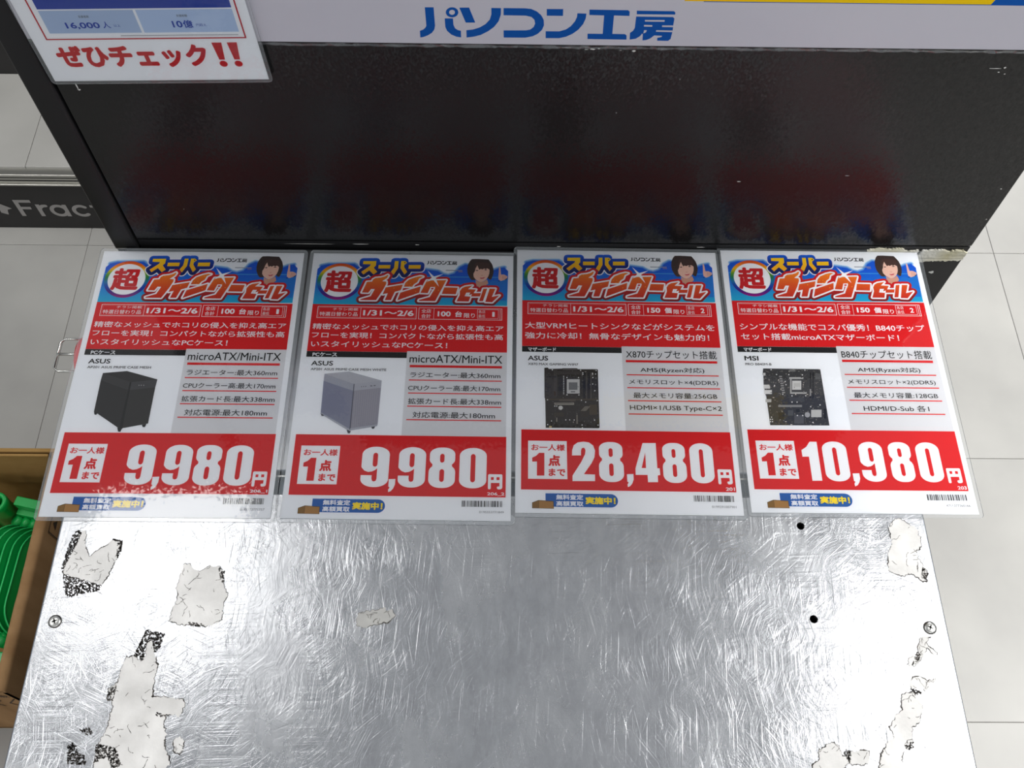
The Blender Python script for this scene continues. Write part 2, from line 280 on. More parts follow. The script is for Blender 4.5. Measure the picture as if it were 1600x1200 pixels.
# traced outlines: notices in mm from their top left corner, sign and table in mm
D = {
'sup':[[(52.9,9.5),(66.5,9.2),(66.4,15),(64.4,17.8),(68.4,23.1),(64.8,26.4),(59.9,21.3),(54.2,26.6),(51.6,23.4),(60,15.9),(61,13.6),(52.8,13.4)],[(69.2,14.2),(81.6,14),(81.4,18.6),(69.1,18.8)],[(85.9,8.8),(89.9,8.8),(89.7,18.1),(85.6,26.6),(82.6,22.8),(85.6,17.4)],[(92.5,8.7),(96.3,8.6),(96,16.4),(99.6,22.5),(96.9,26),(92.2,18)],[(100.8,13.7),(113.3,13.4),(113.1,18.3),(100.6,18.5)]],
'supc':[[(96.7,8.6),(98.8,10.8),(96.5,13.3),(94.5,10.9)]],
'supd':[[(96.6,9.9),(97.5,10.8),(96.5,11.9),(95.6,10.8)]],
'win':[[(58.7,35.9),(64,35.4),(64.8,32.7),(67.3,30.9),(72.9,30.1),(76.7,28.7),(79.6,26.6),(80.4,27.6),(78.9,30.9),(76,33.3),(74.4,34.8),(78.7,35.3),(78.8,38.2),(76.3,45),(73,51.8),(69.7,58.4),(53.7,58.5),(53.5,57.5),(63.9,53.6),(67.5,44.8),(63.8,44.6),(61.2,49.3),(54.5,49.2)],[(78.5,42.5),(96,38.7),(94.3,45.6),(88.3,47.9),(84.9,58.1),(78.7,58.2),(81.2,49.6),(76,51)],[(94.1,48.7),(114.7,40.5),(113.6,48.4),(91.5,58.3)],[(98.6,36.3),(101.9,32.3),(108,29.4),(113.4,27.8),(116.4,28.3),(112.4,30.8),(110.8,35.4),(107.5,37.9),(105.9,41.1),(97.2,41.3)],[(120.7,33.1),(140.7,32.3),(135.8,45.1),(130.4,58.5),(113.5,58.6),(113.9,57.3),(124.5,53.6),(129.6,42.7),(129.3,41.1),(124.8,41.2),(122.3,48.9),(114.7,48.6)],[(139,41.4),(152.9,41.6),(151.2,49.8),(136.7,49.6)],[(155.3,45.6),(157.4,42),(160.5,40.1),(168.1,38.6),(163.7,43.2),(171.9,43.5),(168.9,49),(164.7,50.4),(166.4,47.4),(162,47.5),(160.4,52),(166.4,52.4),(164.8,58.5),(152.2,58.5),(155.3,50.6)],[(168.2,48.1),(177.2,47.9),(176.1,52),(167.1,52.2)],[(179.5,42.5),(183.4,42.2),(179.4,57.7),(175.3,57.8)],[(185.9,42.2),(191.9,42.2),(188.4,52.4),(196.2,50.3),(188.8,58.9),(181.8,58.6)]],
'winh':[[(125.7,42.4),(128.3,42.3),(127.6,44.2),(125.2,44.2)]],
'star':[[(120.6,20.3),(127.7,27.9),(137.7,24.5),(129.7,29.9),(133.4,40.6),(127.1,32.1),(120.2,34.9),(125.5,29.4)]],
'wave':[[(5.9,20.4),(9.4,16.1),(16.6,14),(43.9,13.4),(51.8,19.6),(83.7,19),(115.8,18.7),(123.7,19.8),(131.6,21),(137,24.8),(142.5,26.2),(149.1,23.6),(154.4,15.7),(160.2,12),(165.8,13.1),(187.7,19.9),(194.4,16.5),(200.9,14.8),(204.9,19.6),(204.3,63),(5.6,64)]],
'cyan':[[(5.9,44.6),(98.7,44.7),(204.1,45.6),(204.3,63),(5.6,64)]],
'line':[[(5.8,28.2),(204.3,27.2),(204.2,28.3),(5.8,29.4)]],
'hair':[[(166.6,4.8),(172,4.5),(184.2,5.1),(186,7.8),(188.1,11.5),(189.4,16.4),(189.7,21.4),(188.8,26.3),(187.2,30.8),(184.9,30.4),(184,28.8),(168.1,31.8),(166.4,31.2),(164.6,28.4),(162.6,23.5),(162,18.2),(162.7,12),(164.4,7.8)]],
'face':[[(170.2,20.1),(171.5,12.6),(185.3,12.4),(185.6,18.1),(185.2,23.1),(184.2,26.8),(182.2,30.5),(179.4,33),(176.6,33.8),(174,33.1),(171.2,30.7),(169,27.5),(168.7,23.4)]],
'fringe':[[(170.3,9.8),(174.5,8.4),(185.2,9.9),(185.8,19.4),(184.9,17.7),(183,16.5),(181.2,17.6),(179.9,16.6),(177.8,18),(176.2,17.1),(174.8,18.4),(173.6,15.9),(172.5,12.6),(170.8,16.8),(169.4,20.1),(168.8,16.8)]],
'eyel':[[(170.6,19.3),(172.4,18.7),(173.8,19.3),(172.3,20)]],
'eyer':[[(179.5,18.5),(181.4,17.8),(183.2,18.5),(181.3,19.1)]],
'mouth':[[(175,28.4),(177.7,28.6),(181,27.5),(179.5,29.5),(176.9,30)]],
'nose':[[(176.1,25.3),(177.3,25.1),(179.1,25.3),(177.7,26.2)]],
'neck':[[(171.1,31.5),(174,33.5),(179.3,33.4),(183.2,30.5),(184.5,35.7),(177.6,42.3),(175.3,42.7),(171.7,37.2)]],
'shirt':[[(169.2,34.4),(171,37.2),(175.9,43.1),(178,42.7),(184.5,36.1),(188.2,32),(195.5,32.7),(204.1,29.3),(203.8,48.6),(203.4,56.6),(186.8,56.9),(167.6,56.9)]],
'hand':[[(195.2,15.3),(196.3,14.2),(196.8,16.3),(197.5,24.1),(200.6,24),(204.1,26),(204,28.4),(200.6,31),(198.6,31.8),(197.2,32.2),(195,30.2),(194.8,26.2),(195.2,19.6)]],
'cuffa':[[(194.5,31.7),(196.3,32.3),(196.1,32.7),(194.6,32.6)]],
'cuffb':[[(201.5,30.3),(204.2,28.2),(204.3,29),(202.2,30.7)]],
'd2':[[(53,238.5),(53.3,232.8),(55,227.5),(58.8,224.5),(64.3,223.6),(69.8,224.3),(73.8,227.6),(75.5,233.2),(74.7,240),(71.9,246),(64.1,257.9),(74.7,258.1),(74.5,265),(53,265.3),(53.2,259.5),(61.7,245.4),(65.6,237.1),(66.2,233),(65.5,230.8),(64.1,230),(62.6,230.8),(61.9,233.1),(61.7,238.3)]],
'd1':[[(16,241.3),(19.4,239.4),(22.1,236.3),(26.7,236.3),(26.5,259),(20.1,259.1),(20.2,245.1),(16,245.2)]],
'd4':[[(120,224.3),(133.2,224.1),(133.2,250.5),(135.5,250.5),(135.6,257.5),(133.2,257.9),(133,264.8),(123.2,265),(123.1,257.6),(111.4,257.7),(111.6,250.9)]],
'd4h':[[(123,234.6),(122.8,250.7),(119,250.7)]],
'comma':[[(103.7,257.2),(110.4,256.9),(110.3,262.5),(108.8,266.3),(106.6,269),(104.1,270.1),(103.8,267.5),(105.2,265.5),(103.8,264.7)]],
'logo':[[(-62,313.7),(-55.1,313.8),(-54.9,295.7),(-55.7,292),(-57.9,288.5),(-61.4,285.9),(-64.9,284.3),(-67.5,283.7),(-67.4,290.5),(-64.5,291.8),(-62.6,294),(-61.9,295.6)],[(-46.9,303.1),(-40.4,303.2),(-40.2,296.8),(-39.1,293.5),(-37.2,291.8),(-34.5,291),(-34.5,284.2),(-38.4,285),(-42.4,287.1),(-45.6,290.8),(-46.8,294.6)],[(-35,313.7),(-27.4,313.9),(-22.8,299.3),(-30.4,299.2)],[(-10,313.8),(-2.4,313.7),(-2.5,307.6),(-4.2,301),(-7.9,295.2),(-12.6,290.9),(-18.7,287),(-24.2,285.2),(-30.1,284.2),(-30.1,291.6),(-24.7,292.4),(-19.3,294.6),(-14.6,298),(-11.2,302.6),(-10,307.5)],[(-0.4,313.8),(16.5,313.8),(21.2,313.3),(25.8,310.9),(29.3,307.3),(31.5,302.8),(31.9,297.4),(30.5,292.8),(27.3,288.9),(23.3,286.3),(17.3,284.7),(-0.1,284.6),(-0.3,291.9),(17.7,292.2),(21.1,293),(23.7,295.6),(24.8,299),(24.1,302.7),(21.7,305.5),(17.4,306.7),(-0.4,306.9)],[(33.4,313.4),(46.3,313.5),(46.5,306.9),(33.7,306.9)],[(57.7,309.6),(64.9,309.4),(64.6,304.5),(63,299.1),(59.7,293.6),(55.3,289.3),(50.1,286.2),(44.7,284.6),(33.8,284.5),(33.5,291.5),(44.3,291.5),(49.6,293.5),(53.4,296.9),(56.4,301.9),(57.6,306)],[(66.9,313.3),(97.2,313.1),(98.6,311.9),(98.9,307.6),(86.7,307.9),(87.2,289.6),(97.3,289.5),(98.9,288.2),(99.3,283.9),(67.6,284.1),(67.3,289.5),(79.5,289.5),(78.9,307.8),(67.2,308.1)],[(104.1,312.8),(133.3,312.7),(134.7,311.2),(134.7,309.4),(104.5,309.3)],[(104.3,307.1),(133.5,307),(134.8,305.5),(134.9,299.3),(135.1,297.2),(135.2,292.1),(134.9,285.3),(133.2,283.1),(124.3,283.2),(123.9,286),(127.1,286.9),(127.6,288.2),(121.1,288.5),(118.5,285.5),(115.3,283.7),(112.3,283.3),(111.8,289.7),(111.1,290.1),(109.7,287.5),(106.6,284.9),(101.8,284),(101.3,290.8),(103.6,293),(104.6,295.9)]],
'logow':[[(111.6,303.9),(127.3,304),(127.4,302.3),(111.9,302.3)],[(111.6,299),(118.2,298.9),(118.3,297.2),(111.7,297.3)],[(126,298.7),(135.3,298.7),(135.4,297),(126.2,297.1)],[(121.9,293.8),(135.1,293.7),(135.1,292.1),(122,292.3)],[(112.3,293.7),(114.5,293.7),(114.1,291.7),(112.1,290.3)]],
'logor':[[(-35.9,309.2),(-36.2,307.8),(-36.9,306.4),(-37.9,305.3),(-39.2,304.6),(-40.7,304.2),(-42.2,304.3),(-43.6,304.9),(-44.7,305.8),(-45.4,307),(-45.8,308.4),(-45.7,309.8),(-45.2,311.2),(-44.3,312.4),(-43.1,313.3),(-41.7,313.9),(-40.2,314),(-38.8,313.7),(-37.6,312.9),(-36.6,311.9),(-36.1,310.6)]],
'logorw':[[(-38.6,309.2),(-38.8,308.2),(-39.3,307.4),(-40.1,306.9),(-41,306.7),(-41.9,306.9),(-42.6,307.5),(-43.1,308.3),(-43.2,309.2),(-42.9,310.2),(-42.3,311),(-41.5,311.4),(-40.6,311.6),(-39.7,311.3),(-39,310.7),(-38.6,309.8)]],
'res':[[(-375.1,313.7),(-372.1,311.6),(-371.5,301.1),(-366.7,292.7),(-365,289),(-362,293.8),(-353.1,299.1),(-348.4,305.4),(-339,303.4),(-339.5,296),(-340.7,286.7),(-342.5,280.5),(-345.4,270.2),(-348.9,263.1),(-360.2,266.1),(-374.8,270.1),(-385.5,274.1),(-385.3,282.3),(-381.6,292.6),(-378.9,303.1),(-378.7,311.6)],[(-280.6,282.9),(-275.7,282.9),(-269.9,277.8),(-263.9,276.8),(-258.6,281.3),(-248.7,281),(-243.8,274.9),(-243.7,266.7),(-240.9,260.7),(-237.1,254.7),(-240.1,248.7),(-239.8,233),(-247,229),(-254.4,227.4),(-266.2,228.9),(-275.8,228.9),(-284.9,231.8),(-283.8,242.5),(-280.6,252.5),(-282.9,260.5),(-281.9,272.6)],[(-300.8,213.4),(-296.6,216.3),(-292.2,202.1),(-287.7,192.7),(-288.9,183.4),(-288.2,168.8),(-277,168),(-261.8,166.2),(-259.9,159.9),(-263.3,152.8),(-274.7,154.5),(-275.3,147.4),(-272,138.7),(-271.4,130),(-264.6,116.3),(-267.6,112.9),(-264.7,96.1),(-325.1,95.9),(-325.9,126.3),(-325.2,131.5),(-322,138.5),(-319.9,150.8),(-319.2,161.5),(-326.4,174.1),(-319.1,179.6),(-318.1,194.4),(-315.6,201),(-309.2,202),(-302.7,197.3),(-299.8,202)],[(-124.3,235.4),(-121.5,239.6),(-99.9,244.6),(-98.7,241.8),(-93.6,242.9),(-90.1,237.7),(-95,232.4),(-103.2,230.3),(-116.3,226.5),(-122.7,228.1)],[(356.4,324.8),(363.6,330.3),(371.2,327),(380,319.5),(381.4,310.9),(380.7,302.4),(373.6,297.1),(378.6,286.6),(382,278.4),(379.3,270.1),(373.7,272.1),(367.7,277.3),(357.3,275.1),(346.4,281.3),(348.9,294.8),(354.9,305.4),(354.4,316.1)],[(363.8,222.3),(373.3,221.3),(367.5,216.5),(375.2,206.9),(372.9,205),(368.4,211.7),(359.8,202.1),(353.8,196.4),(347.3,197.3),(350.5,204),(357.4,204.9)],[(337.9,173.1),(347.7,175),(354.8,167.7),(353,158.7),(348.4,149.7),(343,146.1),(340,135.5),(339.9,130.3),(331,126.8),(328.4,118.1),(321.3,104.5),(303.1,104.4),(314.7,128.4),(319.7,135.4),(325.6,137.2),(323.5,146),(328.5,153.2),(335.5,160.4)],[(261.1,126.5),(268.5,132.6),(275.2,134.4),(280,130.1),(280.8,123.1),(286.8,126.6),(296.3,128.4),(303.2,127.5),(301,118),(294.3,116.3),(283.6,118),(274.1,104.3),(245.1,104.3),(260.3,121.3)],[(-264.9,134.3),(-260.7,136.6),(-255.8,134.4),(-255.4,126.6),(-258.4,122.3),(-263.4,125.7)],[(349.9,186.1),(356,188),(362.9,184.3),(369.9,186.2),(364.2,176.9),(358.2,175.1),(357.2,179.7),(348.1,176.9),(346,180.5)]],
'grime':[[(-379.8,314.1),(-376.7,311.6),(-377.9,303.1),(-381.6,292.6),(-384.5,280.2),(-385.5,274.1),(-387.4,278.2),(-386.7,288.5),(-385.4,301),(-383.7,311.6)],[(-384.7,272.5),(-374.7,269.7),(-360.1,265.7),(-348.7,263.1),(-350.8,258.1),(-358.4,257),(-376.7,252),(-381.4,259.9)],[(-348.6,306.5),(-338.2,304.4),(-337.9,292.9),(-340.7,286.7),(-342.5,301.2)],[(-309.4,202.9),(-304.7,219.1),(-302.9,224.9),(-286.9,221.1),(-288.8,209.6),(-292.5,203.9),(-296.5,215.7),(-300.7,212.4),(-300.8,197.3)],[(-350.1,129.7),(-344.5,133.2),(-340.9,124.6),(-332.1,121.2),(-332.6,115.2),(-347,115.2)],[(-342.8,141.9),(-334.9,143.7),(-331.3,139.3),(-335.5,137.6)],[(-327,131.5),(-310,128.1),(-303.8,114.5),(-310.6,112.7),(-315.9,121.2),(-325.6,116.1)],[(-249.7,281),(-243.1,276.9),(-242.4,264.7),(-245.9,268.7)],[(-268.5,231.3),(-252.7,229),(-256.2,226.7),(-266.9,227.8)],[(358.2,208.8),(361.7,206.9),(358.6,201.2),(351,196.4),(355.1,203)],[(345.4,177.8),(353.8,176.9),(355.9,173.2),(349.1,172.3)],[(335.4,135.5),(341.7,134.6),(336.8,128.5),(331.6,130.2)],[(378.2,284.6),(382.4,278.4),(379.1,269.1),(375.1,274.2)],[(281.9,130.1),(288.8,127.5),(285.4,118),(282.6,123.1)],[(-326,172.3),(-323,176),(-318.9,178.7),(-319.9,165.1),(-325.5,165.1)],[(-282.3,156.3),(-274.5,153.6),(-277,151.9),(-283.7,153.6)]],
'mb3':[[(27.7,143.7),(31.1,143.3),(32.2,144.9),(45.5,144.3),(46.1,143.9),(60,143.6),(61,144.7),(80.2,144.4),(80.7,145.3),(80.3,208.9),(79.4,209.5),(28.7,209.8),(28.4,178.2),(27.7,177.6)]],
'mb4':[[(28.7,144.3),(85.5,144.5),(85.3,206.9),(28.1,207.2),(28,175.8),(27.5,174),(27,162.7),(28,151.9),(27.3,151.3)]],
'c3':[([(28,145.3),(40.2,145),(39.8,177.4),(27.8,177.6)],'#3b3533'),([(36.9,146.1),(40.2,146),(39.9,175.5),(36.6,175.6)],'#4a4340'),([(39.9,147.3),(65.4,146.8),(65.3,150.7),(39.9,151.1)],'#48413f'),([(46.1,144.3),(59.9,144.1),(59.9,146),(46,146.2)],'#55504e'),([(41.5,151.7),(44.9,151.6),(44.5,174.8),(41.2,174.9)],'#2b2725'),([(49.8,156.3),(62.4,156.1),(62.1,172.1),(49.5,172.3)],'#c9c9c9'),([(51.6,159.7),(60.2,159.6),(60,168),(51.5,168.2)],'#77787a'),([(53.4,169.7),(57.7,169.6),(57.7,170.7),(53.3,170.8)],'#55565a'),([(65.9,148.7),(68.1,148.7),(67.4,178.2),(65.2,178.2)],'#221f1e'),([(69,148.7),(69.8,148.7),(69,178.1),(68.2,178.1)],'#57504c'),([(70.6,148.7),(72.6,148.6),(71.7,178.1),(69.8,178.1)],'#252120'),([(73.4,148.6),(74.2,148.6),(73.4,178.1),(72.6,178.1)],'#5a524d'),([(37.3,182.7),(56.4,182.3),(56.3,184.6),(37.3,184.9)],'#a9a49a'),([(37.9,183.3),(55.8,183),(55.8,183.6),(37.9,183.9)],'#4d463c'),([(28.1,178.5),(79.4,177.6),(79.3,179.2),(28.1,180)],'#4c4130'),([(41.7,178.6),(58.1,178.3),(58,180.8),(41.7,181)],'#5a5046'),([(36.7,193.4),(46.4,193.2),(46.3,197.4),(36.6,197.6)],'#41392c'),([(62.3,186.2),(69.9,186.1),(69.6,197.7),(62,197.8)],'#3a3126'),([(71,184.2),(78.6,184.1),(78.3,195.1),(70.7,195.2)],'#4d4230'),([(38.8,198.8),(39.9,198.8),(39.8,203.3),(38.7,203.3)],'#8a8377'),([(58.3,195.4),(59.6,195.4),(59.4,205.1),(58.1,205.1)],'#7f786d'),([(29.4,152.9),(39.3,152.7),(39.3,154.6),(29.4,154.8)],'#2a2627'),([(36.9,170),(38.8,170),(38.8,174.9),(36.9,175)],'#3a2410'),([(31.9,207.9),(34.4,207.9),(34.3,209.7),(31.9,209.7)],'#c9b98a'),([(29.2,174.2),(32,174.1),(32,174.7),(29.2,174.8)],'#1b1918'),([(46.3,152.6),(47.2,152.6),(47.2,153.7),(46.3,153.7)],'#d8d8d8'),([(46.3,154.5),(47.2,154.5),(47.2,155.7),(46.3,155.7)],'#d8d8d8'),([(46.3,156.5),(47.2,156.5),(47.1,157.6),(46.3,157.6)],'#d8d8d8'),([(46.2,158.4),(47.1,158.4),(47.1,159.6),(46.2,159.6)],'#d8d8d8'),([(46.2,160.4),(47.1,160.4),(47.1,161.5),(46.2,161.5)],'#d8d8d8'),([(46.2,162.3),(47.1,162.3),(47,163.4),(46.2,163.5)],'#d8d8d8'),([(46.2,164.3),(47,164.3),(47,165.4),(46.1,165.4)],'#d8d8d8'),([(46.1,166.2),(47,166.2),(47,167.3),(46.1,167.3)],'#d8d8d8'),([(46.1,168.2),(47,168.1),(47,169.3),(46.1,169.3)],'#d8d8d8'),([(46.1,170.1),(46.9,170.1),(46.9,171.2),(46,171.2)],'#d8d8d8'),([(46,172),(46.9,172),(46.9,173.1),(46,173.1)],'#d8d8d8'),([(35.1,145.3),(36.1,145.3),(36.1,146.5),(35.1,146.5)],'#eeeeee'),([(63.1,145.4),(64.1,145.3),(64.1,146.5),(63.1,146.5)],'#eeeeee'),([(78.5,145.3),(79.5,145.3),(79.5,146.4),(78.5,146.4)],'#eeeeee'),([(65.2,148.2),(66.2,148.2),(66.1,149.3),(65.1,149.3)],'#eeeeee'),([(65.2,149.9),(66.2,149.9),(66.2,151),(65.2,151)],'#eeeeee'),([(74.8,148.7),(75.8,148.6),(75.8,149.8),(74.8,149.8)],'#eeeeee'),([(74.9,149.6),(75.9,149.6),(75.9,150.7),(74.9,150.8)],'#eeeeee'),([(77.8,149.4),(78.8,149.4),(78.7,150.6),(77.7,150.6)],'#eeeeee'),([(75,153.4),(76,153.4),(75.9,154.5),(74.9,154.5)],'#eeeeee'),([(74.7,160.7),(75.6,160.6),(75.6,161.8),(74.6,161.8)],'#eeeeee'),([(76.5,168.1),(77.5,168.1),(77.4,169.2),(76.4,169.3)],'#eeeeee'),([(49.4,153.8),(50.4,153.8),(50.4,155),(49.4,155)],'#eeeeee'),([(60.9,153.6),(61.9,153.6),(61.9,154.8),(60.9,154.8)],'#eeeeee'),([(49.2,173.1),(50.2,173.1),(50.2,174.2),(49.2,174.3)],'#eeeeee'),([(60.8,173.1),(61.8,173.1),(61.7,174.2),(60.8,174.2)],'#eeeeee'),([(30.1,179),(31.1,178.9),(31,180.1),(30.1,180.1)],'#eeeeee'),([(63.2,178.9),(64.1,178.9),(64.1,180),(63.1,180)],'#eeeeee'),([(78.6,179),(79.6,178.9),(79.5,180),(78.6,180.1)],'#eeeeee'),([(67.2,180.9),(68.2,180.9),(68.2,182),(67.2,182)],'#eeeeee'),([(37.1,185.8),(38.1,185.8),(38,186.9),(37.1,186.9)],'#eeeeee'),([(39,185.8),(40,185.7),(39.9,186.8),(39,186.9)],'#eeeeee'),([(47.5,200.5),(48.5,200.5),(48.5,201.6),(47.5,201.6)],'#eeeeee'),([(51.3,200.4),(52.3,200.4),(52.3,201.5),(51.3,201.5)],'#eeeeee'),([(55.6,200.6),(56.6,200.5),(56.6,201.6),(55.6,201.6)],'#eeeeee'),([(33.7,201.9),(34.7,201.9),(34.7,203),(33.7,203)],'#eeeeee'),([(30,205.9),(31,205.9),(31,207),(30,207)],'#eeeeee'),([(63.1,205.8),(64.1,205.8),(64,206.9),(63.1,206.9)],'#eeeeee'),([(78.4,205.7),(79.4,205.6),(79.4,206.7),(78.4,206.7)],'#eeeeee'),([(75.3,200.4),(76.2,200.3),(76.2,201.4),(75.2,201.4)],'#eeeeee'),([(63.3,208.7),(64.3,208.7),(64.2,209.7),(63.3,209.7)],'#eeeeee')],
'c3b':[[(45.4,188),(45.2,188.9),(44.7,189.7),(44,190.2),(43.1,190.4),(42.3,190.2),(41.6,189.7),(41.2,188.9),(41.1,188),(41.3,187.1),(41.8,186.3),(42.6,185.9),(43.5,185.8),(44.3,186),(44.9,186.6),(45.3,187.4)]],
'c3l':[[(62.7,191.1),(67.2,185.8),(67.8,186),(63.3,191.4)],[(64.1,191.1),(68.5,185.8),(69.2,186),(64.7,191.4)],[(65.4,191.1),(69.9,185.8),(70.5,186),(66.1,191.4)],[(66.8,191),(71.3,185.8),(71.9,185.9),(67.4,191.3)]],
'c4':[([(28,149.4),(30.4,149.4),(30.1,152.4),(27.7,152.5)],'#c8c8c8'),([(27,162.7),(33.3,162.6),(32.8,167.1),(26.5,167.2)],'#d2d2d2'),([(26.8,168.7),(34.4,168.6),(33.9,173.1),(26.3,173.2)],'#d8d8d8'),([(26.9,178.8),(32.7,178.7),(32.2,182.2),(26.5,182.3)],'#bcbcbc'),([(53.4,154),(67.4,153.8),(67.1,155.9),(53.1,156.1)],'#b4b4b4'),([(53.9,156.1),(55.5,156.1),(53.3,172.6),(51.7,172.6)],'#a8a8a8'),([(53,170.8),(68.3,170.6),(68,172.5),(52.8,172.7)],'#b0b0b0'),([(55.8,157.9),(64.8,157.8),(63.4,168),(54.4,168.1)],'#cfcfcf'),([(57,160.6),(63.3,160.5),(62.8,164.7),(56.5,164.8)],'#bdbdbd'),([(38.6,185.1),(61.8,184.8),(61.5,187.2),(38.3,187.4)],'#8f8f8f'),([(47.3,190.8),(52.5,190.8),(51.7,196.6),(46.5,196.7)],'#57585a'),([(55.2,189.6),(58.9,189.5),(58.4,192.8),(54.8,192.8)],'#2b2b2e'),([(37.6,193.3),(43.3,193.2),(42.3,200.7),(36.7,200.8)],'#33302c'),([(52.8,196),(62.1,195.9),(60.8,205.1),(51.6,205.2)],'#5b5b60'),([(70,190),(80.1,189.9),(78.9,198),(68.8,198.1)],'#c2c2c2'),([(74.6,148.3),(75.9,148.3),(71.7,177.7),(70.4,177.7)],'#222125'),([(77.2,148.3),(78.5,148.2),(74.3,177.6),(73,177.7)],'#222125'),([(79.7,149.4),(85,149.4),(84,156.1),(78.7,156.1)],'#5d5e60'),([(50.7,176.7),(65.3,176.6),(64.7,181.3),(50,181.4)],'#4a4a4e'),([(71.9,167),(73.2,167),(72.1,174.7),(70.8,174.7)],'#9a9a9a'),([(54.8,145.2),(60.7,145.1),(60.3,147.5),(54.5,147.6)],'#777'),([(82.4,188.7),(85,188.7),(83.3,199.7),(80.7,199.7)],'#202020'),([(43.5,152.6),(46.4,152.6),(46.3,154),(43.4,154)],'#9a9a9a'),([(43.6,155.2),(46.5,155.2),(46.4,156.5),(43.4,156.6)],'#9a9a9a'),([(43.7,157.8),(46.6,157.7),(46.4,159.1),(43.5,159.2)],'#9a9a9a'),([(43.8,160.4),(46.7,160.3),(46.5,161.7),(43.6,161.7)],'#9a9a9a'),([(43.9,162.9),(46.8,162.9),(46.6,164.3),(43.7,164.3)],'#9a9a9a'),([(44,165.5),(46.9,165.5),(46.7,166.9),(43.8,166.9)],'#9a9a9a'),([(44.1,168.1),(47,168),(46.8,169.4),(43.9,169.4)],'#9a9a9a'),([(44.2,170.6),(47.1,170.6),(46.9,172),(44,172)],'#9a9a9a'),([(36,145.1),(37.1,145.1),(36.9,146.3),(35.8,146.3)],'#eeeeee'),([(69.6,145.3),(70.6,145.3),(70.5,146.5),(69.4,146.5)],'#eeeeee'),([(52.9,150.5),(54,150.5),(53.8,151.7),(52.7,151.8)],'#eeeeee'),([(66.4,150.6),(67.5,150.6),(67.3,151.8),(66.2,151.8)],'#eeeeee'),([(40.7,150.5),(41.8,150.5),(41.6,151.7),(40.6,151.7)],'#eeeeee'),([(52.9,174.3),(54,174.3),(53.8,175.5),(52.8,175.5)],'#eeeeee'),([(66.5,174.1),(67.5,174),(67.3,175.2),(66.3,175.2)],'#eeeeee'),([(52,181.2),(53.1,181.2),(52.9,182.4),(51.8,182.4)],'#eeeeee'),([(57,181.2),(58,181.2),(57.8,182.4),(56.8,182.4)],'#eeeeee'),([(69.6,186.1),(70.6,186.1),(70.5,187.3),(69.4,187.3)],'#eeeeee'),([(79,184.1),(80,184),(79.9,185.2),(78.8,185.2)],'#eeeeee'),([(29.8,186),(30.9,185.9),(30.7,187.1),(29.7,187.1)],'#eeeeee'),([(55.3,195.8),(56.3,195.8),(56.2,197),(55.1,197)],'#eeeeee'),([(60.4,195.8),(61.5,195.8),(61.3,197),(60.3,197)],'#eeeeee'),([(29.9,197.9),(31,197.9),(30.8,199),(29.8,199)],'#eeeeee'),([(28.7,200.3),(29.8,200.3),(29.6,201.5),(28.6,201.5)],'#eeeeee'),([(30.5,200.3),(31.6,200.3),(31.4,201.4),(30.4,201.4)],'#eeeeee'),([(28.4,202.8),(29.4,202.8),(29.3,203.9),(28.3,203.9)],'#eeeeee'),([(30.3,202.8),(31.4,202.8),(31.2,203.9),(30.2,203.9)],'#eeeeee'),([(69.5,203.2),(70.5,203.2),(70.3,204.4),(69.3,204.4)],'#eeeeee'),([(44.1,172.7),(45.2,172.6),(45,173.8),(44,173.8)],'#eeeeee'),([(48.4,158.3),(49.4,158.3),(49.3,159.5),(48.2,159.5)],'#eeeeee'),([(48.7,161.9),(49.7,161.9),(49.6,163.1),(48.5,163.1)],'#eeeeee'),([(37.2,163.1),(38.3,163.1),(38.1,164.3),(37.1,164.3)],'#eeeeee')],
'c4b':[[(68.1,195.5),(67.8,196.7),(67.1,197.6),(66.1,198.3),(65.1,198.5),(64.1,198.2),(63.4,197.6),(63,196.6),(63,195.4),(63.4,194.3),(64.1,193.4),(65.1,192.8),(66.2,192.7),(67.1,193),(67.8,193.7),(68.1,194.7)]],
'case1':[([(28.3,147.2),(51.4,144.6),(82.7,153.7),(57.4,157.1)],'#312f2f'),([(28.3,147.2),(57.4,157.1),(57,165.9),(27.8,155.3)],'#3d3b3c'),([(27.8,155.3),(57,165.9),(56.2,207.7),(28.3,189.3)],'#2f2d2d'),([(57.4,157.1),(82.7,153.7),(82.2,162.6),(57.9,165.9)],'#454447'),([(57.9,165.9),(82.2,162.6),(82.2,201.9),(56.2,207.7)],'#343231'),([(56.5,157.1),(58,157.1),(58.9,208),(55.8,207.4)],'#1b1a1a'),([(28.2,189),(32,191.6),(31.1,193.2),(29.3,192.6)],'#222'),([(53.9,206.5),(58.5,207.7),(57.7,211),(55.3,210.7)],'#1c1c1c'),([(76.6,203.3),(80.8,202.3),(79.9,205.7),(77.9,205.7)],'#222')],
'case1d':[[(65.6,160.1),(66.4,160.1),(66.4,160.9),(65.6,160.9)],[(67.8,160),(68.6,160),(68.6,160.9),(67.8,160.9)],[(70.1,160),(71,160),(71,160.9),(70.2,160.9)]],
